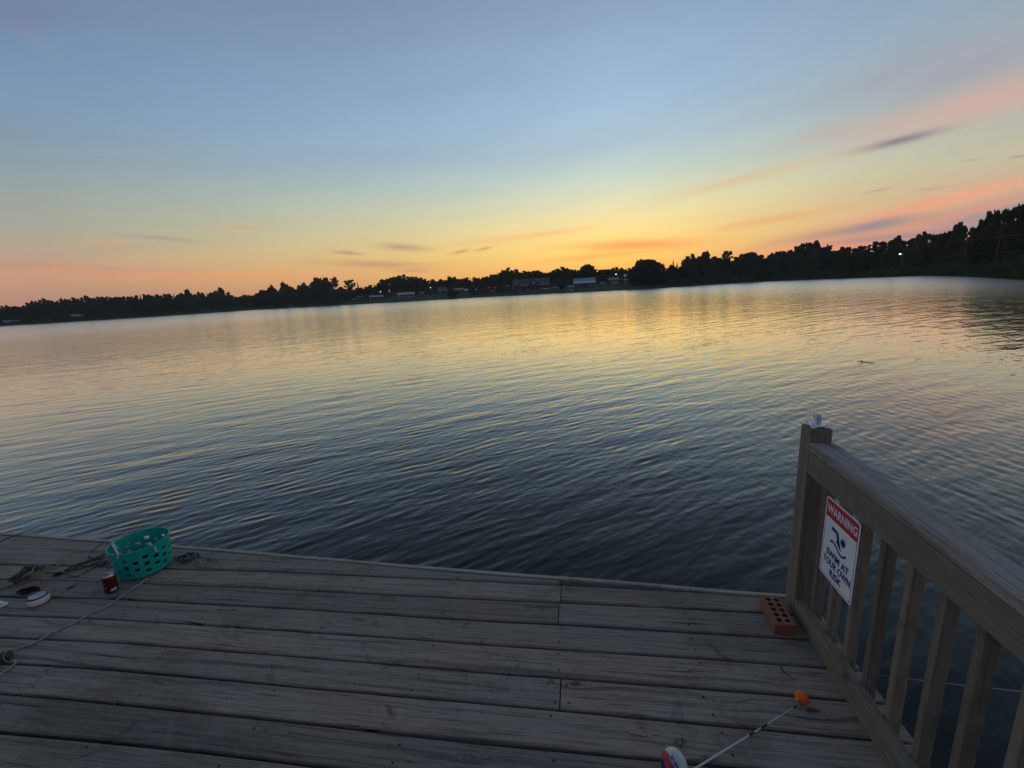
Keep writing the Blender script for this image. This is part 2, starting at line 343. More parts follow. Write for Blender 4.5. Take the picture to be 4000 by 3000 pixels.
# ------------------------------------------------------------------ mesh helpers
class MB:
    """collects shapes for ONE mesh object"""
    def __init__(s):
        s.v, s.f, s.mi, s.sm, s.at = [], [], [], [], []
    def add(s, v, f, mi=0, smooth=False, a=0.0):
        o = len(s.v); s.v += [tuple(map(float, p)) for p in v]
        for q in f:
            s.f.append(tuple(i + o for i in q)); s.mi.append(mi); s.sm.append(smooth); s.at.append(a)
    def box(s, a, b, mi=0, bev=0.0):
        x0, y0, z0 = a; x1, y1, z1 = b
        if bev <= 0:
            s.add([(x0, y0, z0), (x1, y0, z0), (x1, y1, z0), (x0, y1, z0), (x0, y0, z1), (x1, y0, z1), (x1, y1, z1), (x0, y1, z1)],
                  [(0, 3, 2, 1), (4, 5, 6, 7), (0, 1, 5, 4), (1, 2, 6, 5), (2, 3, 7, 6), (3, 0, 4, 7)], mi)
            return
        bm = bmesh.new(); bmesh.ops.create_cube(bm, size=1)
        for v in bm.verts:
            v.co = Vector(((x0 + x1) / 2 + v.co.x * (x1 - x0), (y0 + y1) / 2 + v.co.y * (y1 - y0), (z0 + z1) / 2 + v.co.z * (z1 - z0)))
        bmesh.ops.bevel(bm, geom=bm.edges[:], offset=bev, segments=2, profile=0.6, affect='EDGES')
        bm.verts.index_update(); bm.faces.index_update()
        s.add([v.co for v in bm.verts], [[v.index for v in f.verts] for f in bm.faces], mi); bm.free()
    def tube(s, pts, rad, n=8, mi=0, caps=True):
        pts = [Vector(p) for p in pts]; N = len(pts)
        rs = [rad] * N if not hasattr(rad, '__len__') else rad
        up = Vector((0.13, 0.21, 0.97)); vs = []; fs = []
        d0 = (pts[1] - pts[0]).normalized(); a = d0.cross(up)
        if a.length < 1e-3: a = d0.cross(Vector((1, 0, 0)))
        a.normalize()
        for i, p in enumerate(pts):
            d = (pts[min(i + 1, N - 1)] - pts[max(i - 1, 0)]).normalized()
            a = (a - d * a.dot(d)).normalized(); b = d.cross(a)
            for k in range(n):
                an = 2 * math.pi * k / n; vs.append(p + (a * math.cos(an) + b * math.sin(an)) * rs[i])
        for i in range(N - 1):
            for k in range(n):
                fs.append((i * n + k, i * n + (k + 1) % n, (i + 1) * n + (k + 1) % n, (i + 1) * n + k))
        if caps:
            fs.append(tuple(range(n))[::-1]); fs.append(tuple(range((N - 1) * n, N * n)))
        s.add(vs, fs, mi, True)
    def lathe(s, prof, n=32, mi=0, c=(0, 0, 0), ax=None, sx=1.0, sy=1.0, smooth=True):
        """prof: (radius, height) pairs; ax: a 3x3 matrix for the axis"""
        vs = []; fs = []; P = len(prof)
        for r, z in prof:
            for k in range(n):
                an = 2 * math.pi * k / n; vs.append(Vector((r * sx * math.cos(an), r * sy * math.sin(an), z)))
        for i in range(P - 1):
            for k in range(n):
                fs.append((i * n + k, i * n + (k + 1) % n, (i + 1) * n + (k + 1) % n, (i + 1) * n + k))
        if ax is not None: vs = [ax @ v for v in vs]
        s.add([v + Vector(c) for v in vs], fs, mi, smooth)
    def prism(s, poly, z0, z1, mi=0, tf=None):
        n = len(poly); vs = [(x, y, z0) for x, y in poly] + [(x, y, z1) for x, y in poly]
        fs = [tuple(range(n))[::-1], tuple(range(n, 2 * n))] + [(i, (i + 1) % n, n + (i + 1) % n, n + i) for i in range(n)]
        if tf: vs = [tf(*v) for v in vs]
        s.add(vs, fs, mi)
    def build(s, name, mats, parent=None, loc=(0, 0, 0), rz=0.0, attr=False):
        me = bpy.data.meshes.new(name); me.from_pydata(s.v, [], s.f)
        if not isinstance(mats, (list, tuple)): mats = [mats]
        for m in mats: me.materials.append(m)
        me.polygons.foreach_set('material_index', s.mi); me.polygons.foreach_set('use_smooth', s.sm)
        if attr:
            at = me.attributes.new('board', 'FLOAT', 'FACE'); at.data.foreach_set('value', s.at)
        me.update()
        o = bpy.data.objects.new(name, me); COL.objects.link(o); o.location = loc; o.rotation_euler.z = rz
        if parent: o.parent = parent
        return o

def tag(o, label=None, cat=None, group=None, kind=None):
    if label: o['label'] = label
    if cat: o['category'] = cat
    if group: o['group'] = group
    if kind: o['kind'] = kind
    return o
def thing(name, label, cat, loc=(0, 0, 0), rz=0.0, group=None):
    o = bpy.data.objects.new(name, None); COL.objects.link(o); o.empty_display_size = 0.2
    o.location = loc; o.rotation_euler.z = rz
    return tag(o, label, cat, group)
def copy_tree(o, parent=None):
    c = o.copy(); COL.objects.link(c); c.parent = parent
    for ch in list(o.children): copy_tree(ch, c)
    return c
def smooth_path(pts, n=8):
    P = [Vector(p) for p in pts]; P = [P[0]] + P + [P[-1]]; res = []
    for i in range(1, len(P) - 2):
        for k in range(n):
            t = k / n; a, b, c, d = P[i - 1:i + 3]
            res.append(0.5 * ((2 * b) + (c - a) * t + (2 * a - 5 * b + 4 * c - d) * t * t + (3 * b - a - 3 * c + d) * t ** 3))
    res.append(P[-2]); return res

# ------------------------------------------------------------------ lake water
CREST = R(37.0)               # direction the ripple crests run in
def build_water():
    fine = np.radians(np.linspace(-64, 60, 760)); rest = np.radians(np.linspace(60, 296, 60)[1:-1])
    th = np.concatenate([fine, rest]); n = len(th)
    r = [1.0]
    while r[-1] < 70: r.append(r[-1] * 1.0031)
    while r[-1] < 500: r.append(r[-1] * 1.03)
    r = np.array(r); m = len(r)
    X = (r[:, None] * np.sin(th)[None]).astype(np.float64); Y = r[:, None] * np.cos(th)[None]
    Z = np.zeros_like(X); q = np.random.default_rng(5)
    def wave(lams, ang, spread, slope, env):
        nonlocal Z
        for lam in lams:
            a = ang + q.normal(0, spread); k = 2 * math.pi / lam
            amp = slope * lam / (2 * math.pi) / math.sqrt(len(lams) / 2)
            ph = q.uniform(0, 6.28)
            fade = np.clip((lam * 75 - r) / (lam * 30), 0, 1)[:, None]
            s = np.sin(k * (X * math.cos(a) + Y * math.sin(a)) + ph + 0.8 * np.sin(X * 0.31 + Y * 0.17 + ph) )
            Z += amp * fade * env * (s + 0.25 * np.cos(2 * (k * (X * math.cos(a) + Y * math.sin(a)) + ph + 0.8 * np.sin(X * 0.31 + Y * 0.17 + ph))))
    sm = lambda v, a, b: np.clip((v - a) / (b - a), 0, 1) ** 2 * (3 - 2 * np.clip((v - a) / (b - a), 0, 1))
    patch = 1 + 0.28 * np.sin(X * 0.9 - Y * 0.5 + 1) * np.sin(X * 0.35 + Y * 0.8) + 0.2 * np.sin(X * 2.1 + Y * 1.1)
    near = 0.45 + 0.55 * sm(r, 2.2, 6.0)[:, None]
    wave(q.uniform(0.08, 0.17, 48), CREST + math.pi / 2, 0.26, 0.046, patch * near)
    wave(q.uniform(0.35, 0.9, 14), CREST + math.pi / 2, 0.22, 0.014, near + 0 * X)
    wave(q.uniform(0.10, 0.3, 16), CREST + math.pi / 2, 0.6, 0.022, near + 0 * X)
    wave(q.uniform(0.1, 0.22, 20), R(-84) + math.pi / 2, 0.32, 0.038, (0.12 + 0.88 * sm(X - 0.15 * Y, 0.3, 4.0)) * near)
    Z += WZ
    v = np.stack([X, Y, Z], -1).reshape(-1, 3)
    idx = np.arange(m * n).reshape(m, n); nx = np.roll(idx, -1, axis=1)
    f = np.stack([idx[:-1], nx[:-1], nx[1:], idx[1:]], -1).reshape(-1, 4)
    me = bpy.data.meshes.new('lake_water')
    me.vertices.add(len(v)); me.vertices.foreach_set('co', v.astype(np.float32).ravel())
    me.loops.add(f.size); me.loops.foreach_set('vertex_index', f.astype(np.int32).ravel())
    me.polygons.add(len(f)); me.polygons.foreach_set('loop_start', np.arange(0, f.size, 4, dtype=np.int32))
    me.polygons.foreach_set('use_smooth', np.ones(len(f), bool))
    me.update(calc_edges=True)
    mt = bpy.data.materials.new('lake_water'); mt.use_nodes = True; mt.node_tree.nodes.clear(); t = NT(mt.node_tree)
    o = t.n('ShaderNodeOutputMaterial'); mx = t.n('ShaderNodeMixShader'); t.put(o.inputs[0], mx.outputs[0])
    body = t.n('ShaderNodeBsdfDiffuse'); body.inputs[0].default_value = (0.01, 0.014, 0.016, 1)
    gl = t.n('ShaderNodeBsdfGlossy', distribution='MULTI_GGX'); gl.inputs[0].default_value = (1.0, 0.955, 0.885, 1)
    fr = t.n('ShaderNodeFresnel'); fr.inputs['IOR'].default_value = 1.333
    t.put(mx.inputs[0], t.m('MULTIPLY', t.m('SUBTRACT', fr.outputs[0], 0.018), 2.0, clamp=True)); t.put(mx.inputs[1], body.outputs[0]); t.put(mx.inputs[2], gl.outputs[0])
    g = t.n('ShaderNodeNewGeometry').outputs['Position']
    v1 = t.mapping(g, (1.1, 3.6, 1.0), (0, 0, -CREST))
    # Mapping scales before it rotates, so turn the axes first
    rot = t.mapping(g, (1, 1, 1), (0, 0, -CREST))
    v1 = t.mapping(rot, (1.0, 3.4, 1.0)); v2 = t.mapping(rot, (0.28, 0.9, 1.0)); v3 = t.mapping(rot, (5.0, 12.0, 1.0))
    n1 = t.noise(v1, 1.0, 3.0, 0.55, 0.3); n2 = t.noise(v2, 1.0, 4.0, 0.6, 0.4); n3 = t.noise(v3, 1.0, 2.0, 0.5)
    ln = t.n('ShaderNodeVectorMath', operation='LENGTH'); t.put(ln.inputs[0], g); dist = ln.outputs['Value']
    gx = t.n('ShaderNodeSeparateXYZ'); t.put(gx.inputs[0], g)
    t.put(gl.inputs['Roughness'], t.m('ADD', t.mr(dist, 10.0, 110.0, 0.05, 0.2, smooth=False), t.mr(gx.outputs[0], 8.0, 45.0, 0.0, 0.08)))      # chop too fine to model, unresolved far out
    far = t.mr(dist, 5.0, 70.0, 0.45, 1.25)                # open water away from the dock carries more chop
    h = t.m('ADD', t.m('MULTIPLY', t.m('MULTIPLY', n1, far), 0.034), t.m('MULTIPLY', t.m('MULTIPLY', n2, t.mr(dist, 5.0, 30.0, 0.35, 1.0)), 0.055))
    h = t.m('ADD', h, t.m('MULTIPLY', n3, 0.002))
    gust = t.n('ShaderNodeSeparateXYZ'); t.put(gust.inputs[0], g)
    h = t.m('MULTIPLY', h, t.mr(gust.outputs[0], 8.0, 45.0, 1.0, 1.9))            # a breeze roughens the right arm of the lake
    calm = t.noise(t.mapping(rot, (0.02, 0.06, 1.0)), 1.0, 3.0, 0.55)
    h = t.m('MULTIPLY', h, t.mr(calm, 0.3, 0.7, 0.7, 1.2))
    b = t.n('ShaderNodeBump'); b.inputs['Strength'].default_value = 1.0; b.inputs['Distance'].default_value = 1.0
    t.put(b.inputs['Height'], h); t.put(gl.inputs['Normal'], b.outputs[0]); t.put(fr.inputs['Normal'], b.outputs[0])
    me.materials.append(mt)
    ob = bpy.data.objects.new('lake_water', me); COL.objects.link(ob)
    return tag(ob, kind='structure')
build_water()

# ------------------------------------------------------------------ far shore: ground
SHORE = [(-180, 34), (-140, 40), (-110, 120), (-85, 290), (-70, 305), (-58.9, 300), (-50.6, 270), (-39.4, 300), (-25.1, 222), (-8.5, 196), (0, 173), (8, 159), (22, 188),
         (28.9, 156), (34.8, 138), (38.2, 102), (41.2, 76), (50, 60), (70, 55), (100, 60), (140, 40), (180, 34)]
_sa = np.array([a for a, b in SHORE], float); _sr = np.array([b for a, b in SHORE], float)
def shore_r(az):
    return float(np.interp(az, _sa, _sr)) * (1 + 0.006 * math.sin(az * 1.7) + 0.004 * math.sin(az * 4.3 + 1))
_go = np.array([-14, 0, 1.0, 2.5, 7, 14, 24, 40, 80, 200, 1400.0]); _gz = np.array([-1.6, 0.0, 0.3, 0.5, 0.75, 1.35, 2.35, 3.2, 4.2, 5, 6.0])
def ground_z(az, off):
    k = float(np.interp(az, [26, 34], [1.0, 0.5]))
    z = float(np.interp(off, _go, _gz))
    return WZ + (z if z < 0.3 else 0.3 + (z - 0.3) * k)
def polar(az, r, z=0.0):
    return Vector((r * math.sin(R(az)), r * math.cos(R(az)), z))

def build_ground():
    azs = np.concatenate([np.linspace(-180, -66, 40)[:-1], np.linspace(-66, 48, 460), np.linspace(48, 180, 45)[1:-1]])
    offs = [-30, -14, -4, 0, 0.4, 1, 1.8, 2.5, 4, 7, 10, 14, 19, 24, 32, 40, 60, 80, 140, 220, 360]
    vs = []; n = len(azs)
    for o in offs:
        for a in azs:
            a = float(a); r0 = shore_r(a)
            oo = max(o, -r0 * 0.9)
            z = ground_z(a, o) if o > -20 else WZ - 2.0
            j = 0.0 if o < 0.3 else 0.12 * math.sin(a * 3.1 + o) * min(1, o / 5) + 0.06 * math.sin(a * 11 + o * 0.7)
            p = polar(a, r0 + oo, z + j * (0.4 if o < 3 else 1)); vs.append(p)
    fs = []
    for i in range(len(offs) - 1):
        for k in range(n):
            fs.append((i * n + k, i * n + (k + 1) % n, (i + 1) * n + (k + 1) % n, (i + 1) * n + k)[::-1])
    c = len(vs); vs.append(Vector((0, 0, WZ - 2.0)))
    fs += [(k, (k + 1) % n, c) for k in range(n)]
    me = bpy.data.meshes.new('ground'); me.from_pydata([tuple(v) for v in vs], [], fs)
    me.polygons.foreach_set('use_smooth', [True] * len(fs)); me.update()
    mt = bpy.data.materials.new('grassy_ground'); mt.use_nodes = True; mt.node_tree.nodes.clear(); t = NT(mt.node_tree)
    o = t.n('ShaderNodeOutputMaterial'); p = t.n('ShaderNodeBsdfPrincipled'); t.put(o.inputs[0], p.outputs[0])
    g = t.n('ShaderNodeNewGeometry').outputs['Position']; s = t.n('ShaderNodeSeparateXYZ'); t.put(s.inputs[0], g)
    n1 = t.noise(g, 0.12, 5.0, 0.6); n2 = t.noise(g, 1.4, 4.0, 0.7)
    gc = t.ramp(n1, [(0.3, (0.045, 0.075, 0.028, 1)), (0.55, (0.06, 0.095, 0.036, 1)), (0.75, (0.095, 0.105, 0.05, 1))])
    gc = t.mix(t.m('MULTIPLY', n2, 0.5), gc, (0.03, 0.05, 0.02, 1))
    zz = t.m('ADD', s.outputs[2], t.m('MULTIPLY', n2, 0.25))
    mud = t.mix(n2, (0.05, 0.032, 0.022, 1), (0.085, 0.06, 0.04, 1))
    t.put(p.inputs['Base Color'], t.mix(t.mr(zz, WZ + 0.3, WZ + 0.5), mud, gc)); p.inputs['Roughness'].default_value = 0.95
    p.inputs['Specular IOR Level'].default_value = 0.1
    me.materials.append(mt)
    tag(bpy.data.objects.new('ground', me), kind='structure'); COL.objects.link(bpy.data.objects['ground'])
build_ground()

def spot(px, py):
    """where the ground under a pixel of the far bank lies: azimuth, offset behind the waterline, ground height"""
    az, el = az_el(px, py)
    for o in np.arange(0.2, 60, 0.1):
        if H + (shore_r(az) + o) * math.tan(R(el)) <= ground_z(az, o): return az, float(o), ground_z(az, o)
    return az, 30.0, ground_z(az, 30.0)
def mpp(px, py, r):
    """metres per photograph pixel at horizontal distance r"""
    a0, _ = az_el(px - 5, py); a1, _ = az_el(px + 5, py)
    return r * R(a1 - a0) / 10.0

# ------------------------------------------------------------------ trees
def leaf_material(name, c0, c1, c2):
    m = bpy.data.materials.new(name); m.use_nodes = True; m.node_tree.nodes.clear(); t = NT(m.node_tree)
    o = t.n('ShaderNodeOutputMaterial'); d = t.n('ShaderNodeBsdfDiffuse'); tr = t.n('ShaderNodeBsdfTranslucent'); mx = t.n('ShaderNodeMixShader')
    co = t.n('ShaderNodeTexCoord').outputs['Object']
    nz = t.noise(co, 9.0, 3.0, 0.6)
    col = t.ramp(nz, [(0.32, (*c0, 1)), (0.5, (*c1, 1)), (0.72, (*c2, 1))])
    ri = t.n('ShaderNodeObjectInfo').outputs['Random']
    col = t.mix(1.0, col, t.ramp(ri, [(0, (0.7, 0.75, 0.8, 1)), (0.5, (1, 1, 1, 1)), (1, (1.3, 1.2, 0.95, 1))]), 'MULTIPLY')
    t.put(d.inputs[0], col); t.put(tr.inputs[0], col); mx.inputs[0].default_value = 0.22
    t.put(mx.inputs[1], d.outputs[0]); t.put(mx.inputs[2], tr.outputs[0]); t.put(o.inputs[0], mx.outputs[0])
    return m
M['leaf'] = leaf_material('broadleaf_foliage', (0.035, 0.05, 0.026), (0.06, 0.085, 0.04), (0.1, 0.125, 0.058))
M['needle'] = leaf_material('pine_foliage', (0.03, 0.046, 0.027), (0.052, 0.075, 0.04), (0.085, 0.11, 0.055))
M['reed'] = leaf_material('reed_foliage', (0.06, 0.09, 0.035), (0.1, 0.14, 0.055), (0.15, 0.18, 0.08))
M['bark'] = mat('dark_bark', (0.05, 0.04, 0.033), 0.95, 0.2, 12)

def leaf_cloud(q, centers, radii, counts, size, flat=1.0):
    """leaf-sized quads spread through clumps"""
    V = []
    for c, rd, k in zip(centers, radii, counts):
        d = q.normal(size=(k, 3)); d /= np.linalg.norm(d, axis=1)[:, None]
        rr = q.uniform(0.25, 1.0, (k, 1)) ** 0.45
        p = np.asarray(c) + d * rr * np.asarray(rd)
        a = q.normal(size=(k, 3)); a[:, 2] *= flat; a /= np.linalg.norm(a, axis=1)[:, None]
        b = np.cross(a, q.normal(size=(k, 3))); b /= np.linalg.norm(b, axis=1)[:, None]
        s = size * q.uniform(0.55, 1.25, (k, 1))
        V.append(np.stack([p - a * s - b * s * 0.55, p + a * s * 0.2 - b * s * 0.75, p + a * s + b * s * 0.1, p - a * s * 0.1 + b * s * 0.7], 1))
    V = np.concatenate(V).reshape(-1, 3)
    return V, np.arange(len(V)).reshape(-1, 4)
def cloud_mesh(name, V, F, mt):
    me = bpy.data.meshes.new(name); me.from_pydata(V.tolist(), [], F.tolist()); me.materials.append(mt); me.update(); return me
def trunk_mesh(name, tubes):
    b = MB()
    for pts, rad in tubes: b.tube(pts, rad, 6)
    me = bpy.data.meshes.new(name); me.from_pydata(b.v, [], b.f); me.materials.append(M['bark'])
    me.polygons.foreach_set('use_smooth', b.sm); me.update(); return me

# every prototype is one unit tall; its crown is about one unit wide, so that copies are scaled per tree
def proto_broad(seed, dense=1.0, low=0.12):
    q = np.random.default_rng(seed); C, Rd, K = [], [], []
    n = 26
    for i in range(n):
        h = q.uniform(0, 1); env = math.sqrt(max(0.05, 1 - (2 * h - 0.85) ** 2 / 1.35)); a = q.uniform(0, 6.28); rr = math.sqrt(q.uniform(0.05, 1)) * env * 0.4
        z = low + 0.1 + h * (0.88 - low)
        C.append((rr * math.cos(a), rr * math.sin(a), min(z, 0.93))); s = q.uniform(0.09, 0.17); Rd.append((s * 1.15, s * 1.15, s * 0.62)); K.append(int(125 * dense))
    C.append((0.02, 0, 0.5)); Rd.append((0.34, 0.34, 0.36)); K.append(int(750 * dense))
    C.append((q.uniform(-.08, .08), 0, 0.93)); Rd.append((0.13, 0.13, 0.07)); K.append(int(70 * dense))
    for i in range(22):                         # loose sprays that break the outline
        h = q.uniform(0.35, 1.0); a = q.uniform(0, 6.28); rr = (0.5 - 0.36 * max(0, h - 0.5) * 2) * q.uniform(0.85, 1.12)
        C.append((rr * math.cos(a), rr * math.sin(a), min(0.3 + 0.72 * h, 1.0))); s = q.uniform(0.03, 0.06); Rd.append((s, s, s * 0.8)); K.append(int(16 * dense))
    V, F = leaf_cloud(q, C, Rd, K, 0.047 / dense ** 0.42)
    tb = [([(0, 0, -0.04), (0.01, 0.0, 0.2), (-0.01, 0.01, 0.5)], [0.034, 0.024, 0.012])]
    for i in range(7):
        a = q.uniform(0, 6.28); z = q.uniform(0.2, 0.42); tb.append(([(0, 0, z), (0.13 * math.cos(a), 0.13 * math.sin(a), z + 0.13), (0.27 * math.cos(a), 0.27 * math.sin(a), z + 0.3)], [0.014, 0.009, 0.003]))
    return (trunk_mesh('trunk', tb), cloud_mesh('crown', V, F, M['leaf']))
def proto_pine(seed, dense=1.0, base=0.42, top_flat=False, fat=1.0):
    q = np.random.default_rng(seed); C, Rd, K = [], [], []
    tb = [([(0, 0, -0.04), (q.uniform(-.02, .02), 0.01, 0.5), (q.uniform(-.03, .03), 0, 0.97)], [0.026, 0.018, 0.004])]
    n = 15
    for i in range(n):
        h = i / (n - 1); z = base + (0.95 - base) * h
        wd = (0.46 * (1 - h * 0.6) if not top_flat else 0.30 + 0.2 * math.sin(h * 2.6)) * q.uniform(0.6, 1.1)
        a = i * 2.4 + q.uniform(-.4, .4)
        for k in range(2):
            rr = wd * (0.92 if k else 0.5); c = (rr * math.cos(a + k * 0.25), rr * math.sin(a + k * 0.25), z + 0.02 * k)
            s = q.uniform(0.085, 0.125) * fat; C.append(c); Rd.append((s * 1.3, s * 1.3, s * 0.42)); K.append(int(84 * dense))
        tb.append(([(0, 0, z - 0.05), (wd * 0.5 * math.cos(a), wd * 0.5 * math.sin(a), z - 0.02), (wd * math.cos(a), wd * math.sin(a), z)], [0.009, 0.006, 0.002]))
    C.append((0, 0, 0.96)); Rd.append((0.1, 0.1, 0.05)); K.append(int(50 * dense))
    C.append((0, 0, (base + 1) / 2)); Rd.append((0.16 * fat, 0.16 * fat, (1 - base) * 0.42)); K.append(int(150 * dense * fat ** 3))
    V, F = leaf_cloud(q, C, Rd, K, 0.042 / dense ** 0.42, 0.5)
    return (trunk_mesh('trunk', tb), cloud_mesh('crown', V, F, M['needle']))
def proto_spire(seed, dense=1.0):
    q = np.random.default_rng(seed); C, Rd, K = [], [], []
    for i in range(16):
        h = i / 15; z = 0.16 + 0.8 * h; wd = 0.4 * (1 - h) ** 0.8 + 0.03
        for k in range(3):
            a = q.uniform(0, 6.28); C.append((wd * 0.6 * math.cos(a), wd * 0.6 * math.sin(a), z)); Rd.append((wd * 0.55 + 0.02, wd * 0.55 + 0.02, 0.035)); K.append(int(26 * dense))
    V, F = leaf_cloud(q, C, Rd, K, 0.05, 0.5)
    return (trunk_mesh('trunk', [([(0, 0, -0.04), (0, 0, 0.98)], [0.03, 0.004])]), cloud_mesh('crown', V, F, M['needle']))
PROTO = {'broad': [proto_broad(s) for s in range(20, 26)], 'pine': [proto_pine(s) for s in range(40, 45)], 'spire': [proto_spire(s) for s in (60, 61)],
         'broad_fine': [proto_broad(s, 2.6, 0.05) for s in range(70, 73)], 'pine_fine': [proto_pine(s, 2.2, 0.3) for s in range(80, 83)],
         'lone': [proto_pine(91, 1.0, 0.6, True, 0.72)], 'flat': [proto_pine(92, 1.0, 0.5, True, 0.72)], 'dome': [proto_broad(93, 1.8, 0.02)]}

def tree(px, py, off, wpx, kind, label, group, name=None):
    """a tree whose top shows at the pixel, standing `off` metres behind the waterline; wpx = crown width in pixels"""
    az, el = az_el(px, py); r = shore_r(az) + off; gz = ground_z(az, off)
    top = H + r * math.tan(R(el)); h = max(2.0, top - gz); wd = wpx * mpp(px, py, r)
    tm, cm = random.choice(PROTO[kind])
    nm = name or {'broad': 'broadleaf_tree', 'broad_fine': 'broadleaf_tree', 'dome': 'broadleaf_tree', 'spire': 'spruce_tree'}.get(kind, 'pine_tree')
    root = thing(nm, label, 'tree', polar(az, r, gz), random.uniform(0, 6.28), group)
    root.scale = (wd, wd, h)
    for pn, me in (('trunk', tm), ('crown', cm)):
        o = bpy.data.objects.new(pn, me); COL.objects.link(o); o.parent = root
    return root

SKY = [(0, 1196), (27, 1192), (79, 1198), (100, 1183), (125, 1173), (146, 1173), (174, 1162), (195, 1175), (222, 1173), (244, 1160), (260, 1169), (285, 1162), (306, 1168), (334, 1154), (361, 1164),
       (390, 1154), (415, 1160), (466, 1157), (496, 1158), (550, 1148), (587, 1150), (614, 1152), (674, 1144), (700, 1149), (730, 1133), (757, 1149), (777, 1138), (798, 1141), (825, 1140), (861, 1126),
       (893, 1142), (915, 1156), (945, 1153), (983, 1151), (997, 1155), (1015, 1133), (1042, 1133), (1061, 1115), (1080, 1137), (1103, 1104), (1120, 1112), (1133, 1117), (1149, 1130), (1176, 1100), (1198, 1114),
       (1233, 1090), (1271, 1089), (1290, 1108), (1323, 1118), (1342, 1126), (1380, 1124), (1418, 1116), (1439, 1115), (1456, 1111), (1480, 1100), (1504, 1086), (1542, 1079), (1575, 1071), (1597, 1079),
       (1603, 1080), (1644, 1083), (1668, 1094), (1690, 1090), (1700, 1098), (1725, 1090), (1732, 1098), (1758, 1080), (1777, 1077), (1793, 1094), (1812, 1083), (1866, 1082), (1888, 1083), (1912, 1072),
       (1939, 1073), (1966, 1057), (1983, 1046), (1996, 1054), (2012, 1049), (2029, 1064), (2046, 1055), (2069, 1057), (2091, 1056), (2108, 1057), (2130, 1065), (2152, 1060), (2176, 1050), (2201, 1042),
       (2225, 1053), (2244, 1050), (2258, 1058), (2271, 1042), (2293, 1035), (2315, 1040), (2331, 1052), (2350, 1050), (2374, 1054), (2399, 1045), (2423, 1042), (2445, 1049), (2472, 1044), (2480, 1034),
       (2491, 1016), (2532, 1016), (2570, 1019), (2590, 1030), (2600, 1042), (2606, 1047), (2617, 1038), (2652, 1022), (2684, 999), (2703, 990), (2720, 1006), (2733, 992), (2752, 987), (2777, 990), (2798, 1003),
       (2823, 1010), (2863, 1017), (2880, 1000), (2907, 992), (2945, 988), (2972, 996), (2988, 1014), (2999, 1000), (3018, 985), (3037, 981), (3064, 981), (3081, 979), (3095, 972), (3125, 956), (3146, 950),
       (3174, 945), (3193, 942), (3209, 967), (3233, 956), (3252, 972), (3274, 980), (3287, 967), (3304, 963), (3334, 963), (3353, 975), (3369, 961), (3388, 967), (3404, 942), (3426, 942), (3445, 948), (3464, 929),
       (3483, 937), (3510, 923), (3534, 940), (3559, 929), (3574, 934), (3593, 914), (3614, 907), (3630, 926), (3641, 934), (3655, 915), (3677, 910), (3698, 911), (3717, 900), (3736, 880), (3758, 876), (3777, 883),
       (3807, 888), (3820, 883), (3837, 856), (3850, 840), (3872, 827), (3904, 822), (3929, 822), (3956, 810), (3983, 807), (4010, 797), (4060, 780), (4120, 770), (4200, 770)]
_kx = np.array([a for a, b in SKY], float); _ky = np.array([b for a, b in SKY], float)
SECT = [(-200, 240, 'above the lit house at far left'), (240, 420, 'round the pale blue roofed house'), (420, 720, 'in the unbroken wood at left'),
        (720, 960, 'just left of the wood gap'), (960, 1110, 'by the gap in the wood'), (1110, 1300, 'above the pontoon boat'), (1300, 1470, 'by the flat topped pine'),
        (1470, 1680, 'behind the long white house'), (1680, 1840, 'behind the dark cabin'), (1840, 1990, 'behind the gazebo'),
        (1990, 2160, 'behind the steep gabled house'), (2160, 2340, 'behind the blue metal roofed house'), (2340, 2480, 'behind the garage'), (2480, 2610, 'right of the white house'),
        (2610, 2800, 'right of the glowing notch'), (2800, 2990, 'by the layered lone pine'), (2990, 3260, 'by the double topped pine'),
        (3260, 3420, 'in the dip left of the street lamp'), (3420, 3650, 'behind the lit street lamp'), (3650, 3830, 'behind the bare utility pole'), (3830, 4400, 'in the tallest wood at right')]
def sector(px):
    for a, b, s in SECT:
        if a <= px < b: return s
    return SECT[-1][2]
ADJ = {'broad': 'dark rounded broadleaf tree', 'broad_fine': 'big leafy broadleaf tree', 'pine': 'dark tufted pine', 'pine_fine': 'tall ragged pine', 'spire': 'thin pointed conifer'}
